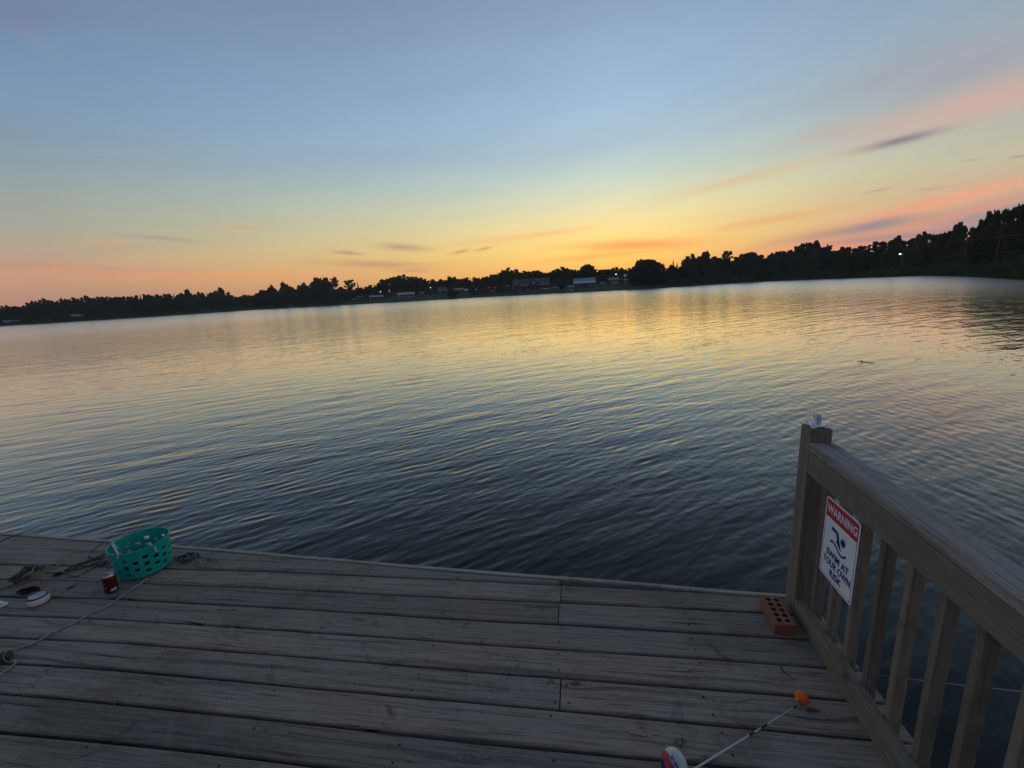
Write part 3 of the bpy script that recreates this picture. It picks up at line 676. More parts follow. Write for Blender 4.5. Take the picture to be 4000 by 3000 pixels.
# single trees the skyline shows by themselves
SPECIAL = [
    (1304, 1083, 32, 34, 'lone', 'tall thin pine with a bare trunk and small tufted top, standing clear of the clump'),
    (1362, 1094, 30, 44, 'flat', 'flat topped pine with layered branches alone against the orange sky'),
    (1396, 1102, 30, 16, 'spire', 'small spindly conifer just right of the flat topped pine'),
    (1060, 1114, 26, 32, 'pine', 'tufted round pine left of a taller twin, by the wood gap'),
    (1103, 1103, 26, 40, 'pine', 'taller of the two tufted pines right of the wood gap'),
    (2842, 980, 34, 42, 'lone', 'layered open pine standing above the wood between two round crowns'),
    (2630, 1016, 30, 14, 'spire', 'small spindly tree just right of the glowing notch in the wood'),
    (2930, 988, 12, 118, 'dome', 'broad round topped tree with a smooth dome of foliage on the right shore'),
    (2535, 1016, 12, 118, 'dome', 'wide dark bushy tree on the lawn right of the white house'),
    (2293, 1034, 46, 60, 'broad', 'rounded tree rising behind the blue metal roof'),
    (2757, 986, 26, 62, 'broad', 'airy rounded tree with sky gaps left of the layered pine'),
    (2195, 1104, 9, 34, 'broad', 'small dark yard tree between the gabled house and the blue roofed house'),
    (1765, 1136, 3.5, 62, 'dome', 'low round dark bush at the waterline in front of the dark roofed house'),
    (1233, 1088, 22, 50, 'broad', 'left half of the dark double crown behind the pontoon boat'),
    (1271, 1087, 24, 46, 'broad', 'right half of the dark double crown behind the pontoon boat'),
    (730, 1131, 30, 40, 'pine', 'first tufted crown standing above the left wood'),
    (861, 1124, 30, 44, 'pine', 'highest tufted crown at the right end of the left wood'),
    (3193, 940, 24, 50, 'pine_fine', 'double topped pine rising highest left of the street lamp'),
    (3233, 954, 22, 30, 'spire', 'pointed small conifer right of the double topped pine'),
    (3510, 921, 26, 64, 'pine_fine', 'broad ragged pine right above the lit street lamp'),
    (3614, 905, 26, 40, 'pine_fine', 'pointed layered pine midway between lamp pole and utility pole'),
    (3750, 874, 24, 60, 'broad_fine', 'rounded crown standing right above the bare utility pole'),
]
for px, py, off, wp, kd, lb in SPECIAL:
    tree(px, py, off, wp, kd, lb, 'single trees of the far shore')
x = -140.0
while x < 4300:
    wide = 38 if x < 2600 else 46 + (x - 2600) * 0.022
    y = float(np.interp(x, _kx, _ky)) if x >= 0 else 1196 - x * 0.03
    slope = abs(float(np.interp(x + 14, _kx, _ky)) - float(np.interp(x - 14, _kx, _ky)))
    off = 30 + random.uniform(0, 16)
    if 1440 < x < 2480: off += 16
    if x > 3650: off = 15 + random.uniform(0, 9)
    pinev = (0.75 if x < 960 else 0.35 if x < 1900 else 0.12 if x < 2620 else 0.4 if x < 3420 else 0.6 if x < 3640 else 0.3)
    fine = x > 3150
    kd = ('pine' if random.random() < pinev else 'broad') + ('_fine' if fine else '')
    if random.random() < 0.05: kd = 'spire'
    wp = wide * random.uniform(0.75, 1.1) * (0.7 if slope > 22 else 1.0) * (0.55 if kd == 'spire' else 1.0)
    if not (1283 < x < 1325):
        tree(x, y + random.uniform(0, 5), off, wp, kd, ADJ[kd] + ' ' + sector(x), 'trees of the wood ' + sector(x))
    x += wide * 0.43
# nearer, lower trees where the wood comes down to the water
for a, b, step, frac in ((-60, 700, 34, 0.62), (700, 960, 34, 0.6), (1000, 1350, 34, 0.6), (2470, 3300, 40, 0.66), (3300, 4150, 62, 0.6)):
    x = a
    while x < b:
        sy = float(np.interp(x, _kx, _ky)); az, _ = az_el(x, sy); o = random.uniform(9, 20) if x < 3300 else random.uniform(14, 19)
        gz = ground_z(az, o); r = shore_r(az) + o
        by = 1255 + HS * x + 1650 * (H - gz) / r
        py = by + (sy - by) * random.uniform(frac - 0.1, frac + 0.16)
        kd = 'broad_fine' if x > 3150 else 'broad'
        if not (6 < x < 92 or 268 < x < 345):
            tree(x, py, o, step * random.uniform(1.2, 1.7), kd, 'lower ' + ADJ[kd] + ' on the waterside ' + sector(x), 'lower trees on the waterside ' + sector(x))
        x += step * random.uniform(0.8, 1.2)

# a second row fills the wood behind the skyline trees
x = -120.0
while x < 2620:
    sy = float(np.interp(x, _kx, _ky)) if x >= 0 else 1196 - x * 0.03
    o = random.uniform(24, 30) if x < 1440 else random.uniform(50, 58)
    az, _ = az_el(x, sy); by = 1255 + HS * x + 1650 * (H - ground_z(az, o)) / (shore_r(az) + o)
    if not 960 < x < 1000:
        tree(x, by + (sy - by) * random.uniform(0.68, 0.88), o, 44 * random.uniform(0.85, 1.2), 'broad', 'half hidden broadleaf tree ' + sector(x), 'half hidden trees ' + sector(x))
    x += 30
def mass(name, zones, q, mt, label, cat, size):
    """ground cover nobody could count: leaf-sized faces over a strip of the bank"""
    V = []
    for x0, x1, o0, o1, hh, num in zones:
        xs = q.uniform(x0, x1, num); os_ = q.uniform(o0, o1, num)
        for xx, oo in zip(xs, os_):
            az, _ = az_el(xx, 1255 + HS * xx); r = shore_r(az) + oo; gz = ground_z(az, oo)
            top = hh * (0.6 + 0.4 * math.sin(xx * 0.045 + oo) * math.sin(xx * 0.013 + 2)) * q.uniform(0.45, 1.05)
            V.append(np.array(polar(az, r, gz + top * q.uniform(0.05, 1.0) ** 0.7)))
    P = np.array(V); k = len(P)
    a = q.normal(size=(k, 3)); a /= np.linalg.norm(a, axis=1)[:, None]; b = np.cross(a, q.normal(size=(k, 3))); b /= np.linalg.norm(b, axis=1)[:, None]
    s = size * q.uniform(0.5, 1.3, (k, 1))
    V = np.stack([P - a * s - b * s * 0.5, P + a * s * 0.2 - b * s * 0.7, P + a * s + b * s * 0.1, P - a * s * 0.1 + b * s * 0.7], 1).reshape(-1, 3)
    o = bpy.data.objects.new(name, cloud_mesh(name, V, np.arange(len(V)).reshape(-1, 4), mt)); COL.objects.link(o)
    return tag(o, label, cat, kind='stuff')
mass('undergrowth', [(-140, 620, 16.0, 32, 4.0, 5200), (-140, 620, 2.0, 16, 1.6, 2600), (620, 960, 4, 30, 3.0, 2400), (960, 1120, 16, 34, 2.5, 900), (1110, 1340, 4, 30, 3.0, 1800), (1300, 1480, 22, 40, 3.2, 1300), (1470, 1880, 34, 60, 4.2, 3200),
                     (1840, 2010, 10, 44, 2.6, 1600), (1990, 2480, 42, 62, 4.6, 4600), (2470, 2640, 12, 40, 3.0, 1400), (2620, 3320, 1.6, 30, 3.2, 5600), (3300, 4250, 13, 26, 3.4, 5200), (-140, 3700, 40, 54, 5.5, 15000)],
     np.random.default_rng(3), M['leaf'], 'dark tangled undergrowth along the foot of the far wood', 'undergrowth', 0.5)

def reeds():
    q = np.random.default_rng(8); V = []
    for i in range(15000):
        xx = q.uniform(3230, 4230); near = np.interp(xx, [3230, 3500, 3800, 4100], [0.3, 1.0, 1.0, 1.0])
        az, _ = az_el(xx, 1255 + HS * xx); oo = q.uniform(-1.2 if xx > 3750 else 0.1, 8.0); r = shore_r(az) + oo; gz = max(ground_z(az, oo), WZ - 0.1)
        hgt = near * q.uniform(0.7, 2.1) * (0.85 + 0.25 * math.sin(xx * 0.03) * math.sin(xx * 0.011 + 1)) * (0.55 if oo < 0.6 else 1.0)
        p = np.array(polar(az, r, gz)); an = q.uniform(0, 6.28); w0 = q.uniform(0.03, 0.075)
        d = np.array([math.cos(an), math.sin(an), 0]); lean = np.array([q.normal(0, 0.22), q.normal(0, 0.22), 1.0]) * hgt
        mid = p + lean * 0.6; tip = p + lean + np.array([lean[0], lean[1], 0]) * 0.6
        V += [p - d * w0, p + d * w0, mid + d * w0 * 0.8, mid - d * w0 * 0.8, mid - d * w0 * 0.8, mid + d * w0 * 0.8, tip + d * 0.01, tip - d * 0.01]
    V = np.array(V)
    o = bpy.data.objects.new('reeds', cloud_mesh('reeds', V, np.arange(len(V)).reshape(-1, 4), M['reed'])); COL.objects.link(o)
    tag(o, 'tall green reeds and weeds along the right bank', 'reeds', kind='stuff')
reeds()
# ------------------------------------------------------------------ houses and things on the far bank
M['pane'] = mat('dark_window_glass', (0.02, 0.022, 0.026), 0.12)
M['trim'] = mat('white_house_trim', (0.42, 0.42, 0.42), 0.6)
PAL = {}
def pal(c, rough=0.7, metal=0.0):
    k = (c, rough, metal)
    if k not in PAL: PAL[k] = mat('house_paint', c, rough, 0.08, 1.5, metal)
    return PAL[k]
def base_of(xc, yb):
    az, off, gz = spot(xc, yb); r = shore_r(az) + off
    return az, r, gz, mpp(xc, yb, r)
def house(name, label, x0, x1, yb, ye, yr, wall, roof, depth=7.0, style='x', windows=2, door=True, porch=None, group='houses on the far bank', trim=None, glow=None, cat='house', lit=None):
    az, r, gz, k = base_of((x0 + x1) / 2, yb); wd = (x1 - x0) * k; hw = (yb - ye) * k; hr = max(0.25, (ye - yr) * k)
    t = thing(name, label, cat, polar(az, r, gz), -R(az), group)
    ov = 0.35; b = MB(); b.box((-wd / 2, 0, -0.8), (wd / 2, depth, hw))
    if style == 'y':
        b.add([(-wd / 2, 0, hw), (wd / 2, 0, hw), (0, 0, hw + hr), (-wd / 2, depth, hw), (wd / 2, depth, hw), (0, depth, hw + hr)], [(0, 1, 2), (3, 5, 4)])
    elif style == 'x':
        b.add([(-wd / 2, 0, hw), (-wd / 2, depth, hw), (-wd / 2, depth / 2, hw + hr), (wd / 2, 0, hw), (wd / 2, depth, hw), (wd / 2, depth / 2, hw + hr)], [(0, 2, 1), (3, 4, 5)])
    b.build('wall', pal(wall), t)
    b = MB(); e = 0.14; s = hr / (depth / 2) if style == 'x' else hr / (wd / 2)
    if style == 'x':
        for sg in (-1, 1):
            y0 = depth / 2 + sg * (depth / 2 + ov); z0 = hw - ov * s
            b.add([(-wd / 2 - ov, y0, z0 + .02), (wd / 2 + ov, y0, z0 + .02), (wd / 2 + ov, depth / 2, hw + hr + .02), (-wd / 2 - ov, depth / 2, hw + hr + .02),
                   (-wd / 2 - ov, y0, z0 + e), (wd / 2 + ov, y0, z0 + e), (wd / 2 + ov, depth / 2, hw + hr + e), (-wd / 2 - ov, depth / 2, hw + hr + e)],
                  [(0, 3, 2, 1), (4, 5, 6, 7), (0, 1, 5, 4), (1, 2, 6, 5), (2, 3, 7, 6), (3, 0, 4, 7)])
    elif style == 'y':
        for sg in (-1, 1):
            x_ = sg * (wd / 2 + ov); z0 = hw - ov * s
            b.add([(x_, -ov, z0 + .02), (x_, depth + ov, z0 + .02), (0, depth + ov, hw + hr + .02), (0, -ov, hw + hr + .02),
                   (x_, -ov, z0 + e), (x_, depth + ov, z0 + e), (0, depth + ov, hw + hr + e), (0, -ov, hw + hr + e)],
                  [(0, 3, 2, 1), (4, 5, 6, 7), (0, 1, 5, 4), (1, 2, 6, 5), (2, 3, 7, 6), (3, 0, 4, 7)])
    else:
        b.box((-wd / 2 - ov, -ov, hw + .01), (wd / 2 + ov, depth + ov, hw + hr))
    b.build('roof', pal(roof, 0.5, 0.0), t)
    xs = np.linspace(-wd / 2, wd / 2, windows + 2 + (1 if door else 0))[1:-1]
    for i, xx in enumerate(xs):
        xx = float(xx)
        if door and i == len(xs) // 2:
            b = MB(); b.box((xx - 0.5, -0.06, 0.05), (xx + 0.5, 0.0, min(2.05, hw * 0.86))); b.build('door', pal((wall[0] * 0.5, wall[1] * 0.5, wall[2] * 0.5)), t)
        else:
            f = MB(); z0, z1 = hw * 0.36, hw * 0.8; f.box((xx - 0.62, -0.05, z0 - 0.1), (xx + 0.62, 0.0, z1 + 0.1)); fo = f.build('window', M['trim'], t)
            p = MB(); p.box((xx - 0.5, -0.075, z0), (xx + 0.5, -0.052, z1)); p.build('pane', lit if lit else M['pane'], fo)
    if porch:
        pc, pz, n, pd = porch
        z = hw * pz; b = MB()
        b.add([(-wd / 2 - ov, -pd, z), (wd / 2 + ov, -pd, z), (wd / 2 + ov, -0.08, z + 0.55), (-wd / 2 - ov, -0.08, z + 0.55), (-wd / 2 - ov, -pd, z + .16), (wd / 2 + ov, -pd, z + .16), (wd / 2 + ov, -0.08, z + 0.71), (-wd / 2 - ov, -0.08, z + 0.71)],
              [(0, 3, 2, 1), (4, 5, 6, 7), (0, 1, 5, 4), (1, 2, 6, 5), (2, 3, 7, 6), (3, 0, 4, 7)])
        b.build('porch_roof', pal(pc, 0.45), t)
        for xx in np.linspace(-wd / 2, wd / 2, n):
            b = MB(); b.box((float(xx) - .09, -pd + .1, -0.8), (float(xx) + .09, -pd + .28, z)); b.build('column', M['trim'], t)
    return t, wd, hw, hr, k

t, wd, hw, hr, k = house('gabled_house', 'dark brick house with two steep white trimmed gables and a white columned porch', 2005, 2145, 1133, 1113, 1090, (0.085, 0.07, 0.066), (0.05, 0.046, 0.048), 9.0, 'x', 5, True, ((0.07, 0.055, 0.05), 0.8, 6, 2.2))
for xc, gw, hh in ((2017, 30, 25), (2086, 48, 26)):                       # the two steep gables on the roof
    lx = (xc - 2075) * k; g2 = gw * k / 2; z0 = hw + 0.1; z1 = hw + hh * k
    b = MB(); b.add([(lx - g2, -0.3, z0), (lx + g2, -0.3, z0), (lx, -0.3, z1), (lx - g2, 4, z0), (lx + g2, 4, z0), (lx, 4, z1)], [(0, 1, 2), (0, 2, 5, 3), (1, 4, 5, 2), (3, 5, 4)])
    g = b.build('gable', pal((0.1, 0.075, 0.07)), t)
    b = MB()
    for sg in (-1, 1): b.tube([(lx + sg * g2 * 1.12, -0.42, z0 - 0.2), (lx, -0.42, z1 + 0.1)], 0.08, 4)
    b.build('gable_trim', pal((0.26, 0.26, 0.27)), g)
    b = MB(); b.box((lx - 0.55, -0.4, z0 + 0.3), (lx + 0.55, -0.32, z0 + 1.5)); b.build('pane', pal((0.3, 0.3, 0.32)), g)
house('metal_roof_house', 'long house under a blue grey metal roof with a bright porch edge', 2243, 2324, 1119, 1104, 1087, (0.15, 0.12, 0.11), (0.19, 0.25, 0.34), 8.0, 'x', 4, True, ((0.46, 0.5, 0.55), 0.86, 6, 2.0))
house('garage', 'low grey garage with a pale wide door right of the metal roofed house', 2378, 2416, 1111, 1094, 1085, (0.12, 0.1, 0.1), (0.075, 0.065, 0.065), 7.0, 'x', 0, False)
_g = bpy.data.objects['garage']; b = MB(); b.box((-0.9, -0.07, 0.0), (1.9, -0.01, 1.45)); b.build('garage_door', pal((0.3, 0.3, 0.32)), _g)
house('white_house', 'pale two storey house with a white roof beside the wide bushy tree', 2440, 2476, 1106, 1079, 1071, (0.32, 0.33, 0.36), (0.4, 0.41, 0.44), 8.0, 'x', 3, False, ((0.44, 0.45, 0.47), 0.45, 4, 2.2))
t = thing('carport', 'low carport with a thin pale sloping roof between garage and white house', 'carport', (0, 0, 0), 0)
az, r, gz, k = base_of(2422, 1107); t.location = polar(az, r, gz); t.rotation_euler.z = -R(az)
b = MB(); w2 = 17 * k
b.add([(-w2, 0, 2.0), (w2, 0, 1.25), (w2, 4, 1.25), (-w2, 4, 2.0), (-w2, 0, 2.13), (w2, 0, 1.38), (w2, 4, 1.38), (-w2, 4, 2.13)], [(0, 3, 2, 1), (4, 5, 6, 7), (0, 1, 5, 4), (1, 2, 6, 5), (2, 3, 7, 6), (3, 0, 4, 7)])
b.build('roof', pal((0.42, 0.43, 0.45)), t)
for sx in (-1, 1):
    for yy in (0.2, 3.8):
        b = MB(); b.box((sx * (w2 - .15) - .05, yy - .05, -0.5), (sx * (w2 - .15) + .05, yy + .05, 1.95 if sx < 0 else 1.2)); b.build('post', M['trim'], t)
house('boathouse_shed', 'small white flat roofed shed at the water below the metal roofed house', 2222, 2241, 1136, 1118, 1115, (0.33, 0.34, 0.36), (0.62, 0.63, 0.66), 2.2, 'flat', 1, False, cat='shed', group='sheds on the far bank')
house('storage_shed', 'small boxy white shed between the metal roofed house and the garage', 2345, 2363, 1113, 1104, 1101, (0.36, 0.37, 0.4), (0.42, 0.43, 0.46), 3.0, 'flat', 1, False, cat='shed', group='sheds on the far bank')
house('long_house', 'long low white house with dark windows on the open grassy bank', 1556, 1619, 1161, 1149, 1143, (0.36, 0.38, 0.44), (0.3, 0.33, 0.38), 7.0, 'x', 4, True, ((0.34, 0.36, 0.42), 0.9, 4, 1.6))
house('cabin', 'dark cabin with a broad sloping roof behind the waterline bush', 1712, 1744, 1147, 1137, 1123, (0.09, 0.08, 0.085), (0.09, 0.085, 0.09), 7.0, 'x', 1, True)
house('garden_shed', 'tiny white gabled shed at the corner of the dark cabin', 1746, 1757, 1144, 1136, 1131, (0.38, 0.4, 0.44), (0.3, 0.31, 0.34), 2.5, 'y', 0, True, cat='shed', group='sheds on the far bank')
house('brown_roof_house', 'low house under a wide brown roof right of the waterline bush', 1778, 1814, 1145, 1133, 1126, (0.1, 0.08, 0.075), (0.12, 0.095, 0.085), 8.0, 'x', 2, True)
house('blue_shed', 'small shed with a bright bluish white roof beside the brown roofed house', 1808, 1828, 1144, 1135, 1131, (0.1, 0.12, 0.17), (0.45, 0.5, 0.6), 3.5, 'x', 1, False, cat='shed', group='sheds on the far bank')
house('porch_house', 'low house with a long thin pale roof edge under the lit lamp', 1446, 1498, 1169, 1159, 1154, (0.11, 0.1, 0.1), (0.26, 0.27, 0.3), 6.0, 'x', 3, True, ((0.3, 0.31, 0.34), 0.9, 5, 1.6))
house('blue_house', 'narrow bluish house in the trees below the flat topped pine', 1347, 1365, 1167, 1154, 1148, (0.12, 0.15, 0.2), (0.1, 0.12, 0.15), 6.0, 'y', 1, False)
house('cottage', 'small pale cottage among trees left of the porch house', 1396, 1424, 1170, 1161, 1155, (0.18, 0.18, 0.2), (0.14, 0.14, 0.16), 6.0, 'x', 1, True)
house('hazy_house', 'low grey house with an arched pale front in the gap of the wood', 976, 1018, 1196, 1186, 1180, (0.16, 0.17, 0.2), (0.15, 0.17, 0.2), 6.0, 'x', 2, True)
house('hidden_house', 'dim bluish house half hidden in the wood by the small landing', 778, 796, 1198, 1188, 1183, (0.12, 0.15, 0.2), (0.1, 0.12, 0.16), 5.0, 'x', 1, False)
house('pale_roof_house', 'low house with a pale blue shining roof in front of the left wood', 284, 330, 1243, 1231, 1221, (0.08, 0.09, 0.1), (0.3, 0.38, 0.44), 7.0, 'x', 2, False)
M['lit'] = mat('lit_window', (0.6, 0.6, 0.5), 0.5, emit=(1.0, 0.92, 0.75), estr=0.55)
house('shore_house', 'low grey roofed house with a lit window at the far left of the shore', 18, 76, 1264, 1254, 1245, (0.09, 0.1, 0.11), (0.16, 0.19, 0.22), 7.0, 'x', 3, False, lit=M['lit'])
house('long_shed', 'long low shed with a thin pale roof behind the reeds', 3300, 3356, 1062, 1054, 1050, (0.07, 0.07, 0.07), (0.24, 0.24, 0.24), 5.0, 'flat', 2, False, cat='shed', group='sheds on the far bank')
house('small_barn', 'small pale roofed barn glimpsed in the trees left of the street lamp', 3378, 3397, 1056, 1047, 1043, (0.07, 0.07, 0.07), (0.22, 0.22, 0.23), 4.0, 'x', 1, False, cat='barn', group='sheds on the far bank')
house('tree_house', 'pale roof showing through the trees right of the dome shaped tree', 2980, 3000, 1060, 1041, 1036, (0.07, 0.075, 0.08), (0.25, 0.3, 0.32), 5.0, 'x', 1, False)

def place(xc, yb):
    az, r, gz, k = base_of(xc, yb); return polar(az, r, gz), -R(az), k
# camper
p, rz, k = place(1650, 1151)
t = thing('camper_trailer', 'small white camper trailer parked right of the long white house', 'camper', p, rz)
b = MB(); b.box((-1.35, 0, 0.45), (1.35, 2.0, 1.5), bev=0.18); b.build('body', pal((0.4, 0.43, 0.5), 0.4), t)
b = MB(); b.box((-0.9, -0.02, 0.9), (-0.1, 0.0, 1.25)); b.build('window', M['pane'], t)
for sy in (0.1, 1.9):
    b = MB(); b.lathe([(0.01, -.08), (0.32, -.08), (0.32, .08), (0.01, .08)], 16, 0, (0, sy, 0.32), Matrix.Rotation(math.pi / 2, 3, 'X')); b.build('wheel', M['black'], t)
# cars on the lawn
def car(label, xc, yb, color):
    p, rz, k = place(xc, yb); t = thing('parked_car', label, 'car', p, rz, 'cars parked by the houses')
    prof = [(-1.9, .35), (1.9, .35), (1.92, .75), (1.2, .85), (.75, 1.32), (-.8, 1.35), (-1.35, .9), (-1.92, .82)]
    b = MB(); b.prism(prof, 0, 1.7, 0, lambda x, y, z: (x, z, y)); b.build('body', pal(color, 0.3), t)
    b = MB(); b.prism([(-1.1, .9), (1.05, .9), (.68, 1.26), (-.75, 1.28)], -0.02, 1.72, 0, lambda x, y, z: (x, z, y)); b.build('window', M['pane'], t)
    for wx in (-1.2, 1.2):
        for wy in (0.05, 1.65):
            b = MB(); b.lathe([(0.01, -.1), (0.33, -.1), (0.33, .1), (0.01, .1)], 14, 0, (wx, wy, 0.33), Matrix.Rotation(math.pi / 2, 3, 'X')); b.build('wheel', M['black'], t)
car('white car parked right of the gabled house porch', 2132, 1133, (0.5, 0.5, 0.52))
car('pale car parked by the small yard tree', 2171, 1129, (0.42, 0.43, 0.46))
car('light grey car parked left of the porch house', 1388, 1173, (0.34, 0.36, 0.38))
# gazebo
p, rz, k = place(1925, 1148)
t = thing('gazebo', 'small open gazebo with a pointed roof on the grassy bank', 'gazebo', p, rz)
for i in range(6):
    a = i * math.pi / 3; b = MB(); b.tube([(1.0 * math.cos(a), 1.0 * math.sin(a), 0), (1.0 * math.cos(a), 1.0 * math.sin(a), 1.2)], 0.07, 6); b.build('post', pal((0.16, 0.14, 0.12)), t)
b = MB(); b.lathe([(1.35, 1.15), (1.3, 1.25), (0.05, 1.85), (0.0, 1.9)], 6, smooth=False); b.build('roof', pal((0.2, 0.18, 0.165)), t)
# pontoon boat under its canopy
p, rz, k = place(1139, 1201)
t = thing('pontoon_boat', 'moored pontoon boat with a flat white canopy at the dark waterline', 'boat', (p.x, p.y, WZ), rz)
for sy in (0.3, 1.9):
    b = MB(); b.tube([(-1.9, sy, 0.1), (1.6, sy, 0.1), (2.0, sy, 0.25)], [0.25, 0.25, 0.08], 10); b.build('pontoon', M['grey_plastic'], t)
b = MB(); b.box((-1.8, 0, 0.3), (1.8, 2.2, 0.42)); b.box((-1.8, 0.0, 0.42), (1.7, 0.05, 0.95)); b.box((-1.8, 2.15, 0.42), (1.7, 2.2, 0.95)); b.build('deck', pal((0.2, 0.22, 0.26)), t)
b = MB(); b.box((-1.7, 0.1, 1.95), (1.2, 2.1, 2.06), bev=0.03); b.build('canopy', pal((0.4, 0.43, 0.48)), t)
for sx in (-1.6, 1.1):
    for sy in (0.2, 2.0):
        b = MB(); b.tube([(sx, sy, 0.42), (sx, sy, 1.97)], 0.03, 6); b.build('pole', M['grey_plastic'], t)
# landings
for lb, px, py in (('low grey wooden landing at the water by the dim bluish house', 815, 1222), ('small pale landing stage in front of the flat topped pine', 1370, 1189), ('dark low boat landing below the gabled house', 2040, 1152)):
    az, _ = az_el(px, py); r = shore_r(az)
    t = thing('landing_stage', lb, 'dock', polar(az, r - 2.2, WZ), -R(az), 'landing stages on the far bank')
    b = MB(); b.box((-1.6, -1.5, 0.42), (1.6, 3.2, 0.55)); b.build('platform', pal((0.22, 0.2, 0.19)), t)
    for sx in (-1.4, 1.4):
        for sy in (-1.3, 1.2):
            b = MB(); b.tube([(sx, sy, -1.2), (sx, sy, 0.95)], 0.09, 7); b.build('pile', M['bark'], t)
# garden fence on the bank below the rising wood
az0, _ = az_el(1870, 1142); az1, _ = az_el(1990, 1138)
t = thing('garden_fence', 'thin grey post and rail fence on the bank near the gazebo', 'fence', (0, 0, 0))
pts = [polar(a, shore_r(a) + 6, ground_z(a, 6)) for a in np.linspace(az0, az1, 14)]
for q_ in pts:
    b = MB(); b.tube([q_ - Vector((0, 0, .3)), q_ + Vector((0, 0, 1.1))], 0.06, 5); b.build('post', pal((0.14, 0.13, 0.12)), t)
for z in (0.5, 1.0):
    b = MB(); b.tube([q_ + Vector((0, 0, z)) for q_ in pts], 0.035, 4); b.build('rail', pal((0.14, 0.13, 0.12)), t)

# lit yard lamps and the street lamp on the right bank
def lamp(label, px, py, yb, glow, rad, arm=1.0):
    az, off, gz = spot(px + 3, yb); off = min(off, 9.0) if px > 3000 else off; gz = ground_z(az, off); r = shore_r(az) + off; _, el = az_el(px, py); h = H + r * math.tan(R(el)) - gz
    t = thing('street_lamp', label, 'lamp', polar(az, r, gz), -R(az), 'lit lamps on the far bank')
    b = MB(); b.tube([(arm, 0, -0.3), (arm, 0, h + 0.35)], [0.12, 0.08], 8); b.build('pole', pal((0.1, 0.1, 0.1)), t)
    b = MB(); b.tube([(arm, 0, h + 0.2), (arm * 0.4, 0, h + 0.34), (0, 0, h + 0.24)], 0.04, 6); b.build('arm', pal((0.2, 0.2, 0.2)), t)
    b = MB(); b.lathe([(0.0, h + 0.26), (rad * 0.9, h + 0.2), (rad, h + 0.05), (rad * 0.9, h + 0.02)], 14); b.build('lamp_head', pal((0.2, 0.2, 0.2)), t)
    b = MB(); b.lathe([(0.0, h - rad), (rad * 0.6, h - rad * 0.8), (rad * 0.95, h - rad * 0.2), (rad * 0.86, h + 0.04), (0.0, h + 0.05)], 14)
    b.build('lamp_glass', glow, t)
    return t
gl_w = mat('lamp_glow_white', (0.9, 0.9, 0.8), 0.4, emit=(1.0, 0.93, 0.74), estr=7.0)
gl_s = mat('lamp_glow_street', (0.9, 0.9, 0.8), 0.4, emit=(1.0, 0.93, 0.72), estr=3.0)
gl_c = mat('lamp_glow_cool', (0.9, 0.9, 0.9), 0.4, emit=(1.0, 0.95, 0.9), estr=2.2)
lamp('bright warm street lamp on a thin pole at the right shore', 3506, 992, 1046, gl_s, 0.26, 0.6)
lamp('lit white lamp above the porch house roof', 1486, 1139, 1163, gl_c, 0.27, 0.6)
lamp('brightest lit lamp left of the dark cabin', 1681, 1123, 1148, gl_c, 0.3, 0.6)
lamp('lit yellow lamp above the garage roof', 2403, 1071, 1104, gl_w, 0.22, 0.6)
lamp('faint small lamp in the trees left of the gazebo', 1857, 1131, 1146, mat('lamp_glow_dim', (0.6, 0.6, 0.6), 0.4, emit=(1, 0.95, 0.9), estr=0.8), 0.22, 0.5)

def pole(label, px, yt, yb):
    az, off, gz = spot(px, yb); off = 9.0; gz = ground_z(az, off); r = shore_r(az) + off; _, el = az_el(px, yt); h = H + r * math.tan(R(el)) - gz
    t = thing('utility_pole', label, 'pole', polar(az, r, gz), -R(az), 'utility poles on the right bank')
    b = MB(); b.tube([(0, 0, -0.5), (0, 0, h)], [0.1, 0.07], 8); b.build('pole', pal((0.075, 0.068, 0.06)), t)
    b = MB(); b.box((-0.45, -0.04, h - 0.3), (0.45, 0.04, h - 0.22)); b.build('crossarm', pal((0.07, 0.064, 0.06)), t)
    return polar(az, r, gz + h), polar(az, r, gz + h * 0.5)
pa = pole('bare grey utility pole behind the reeds right of the street lamp', 3761, 936, 1040)
pb = pole('dim utility pole in front of the dark wood near the right edge', 3886, 922, 1040)
def wire(label, pix, r_off):
    pts = []
    for px, py in pix:
        az, el = az_el(px, py); r = shore_r(min(az, 60)) + r_off; pts.append(polar(az, r, H + r * math.tan(R(el))))
    b = MB(); b.tube(smooth_path(pts, 6), 0.02, 5)
    tag(b.build('power_line', pal((0.05, 0.048, 0.046), 0.6)), label, 'power line', 'power lines on the right bank')
wire('upper power line from the street lamp past the utility poles', [(3518, 975), (3640, 962), (3761, 941), (3886, 927), (4000, 914), (4120, 896)], 9.4)
wire('lower power line from the street lamp past the utility poles', [(3520, 1012), (3640, 1008), (3761, 994), (3886, 987), (4000, 981), (4120, 972)], 9.4)
# twig afloat on the lake
b = MB(); b.tube([(6.66, 11.2, WZ + 0.006), (6.75, 11.05, WZ + 0.014), (6.86, 10.9, WZ + 0.004)], [0.005, 0.008, 0.003], 6); b.tube([(6.72, 11.1, WZ + 0.02), (6.6, 11.02, WZ + 0.06)], [0.012, 0.004], 5)
tag(b.build('floating_twig', M['bark']), 'small dark twig floating on the lake above the railing post', 'twig')
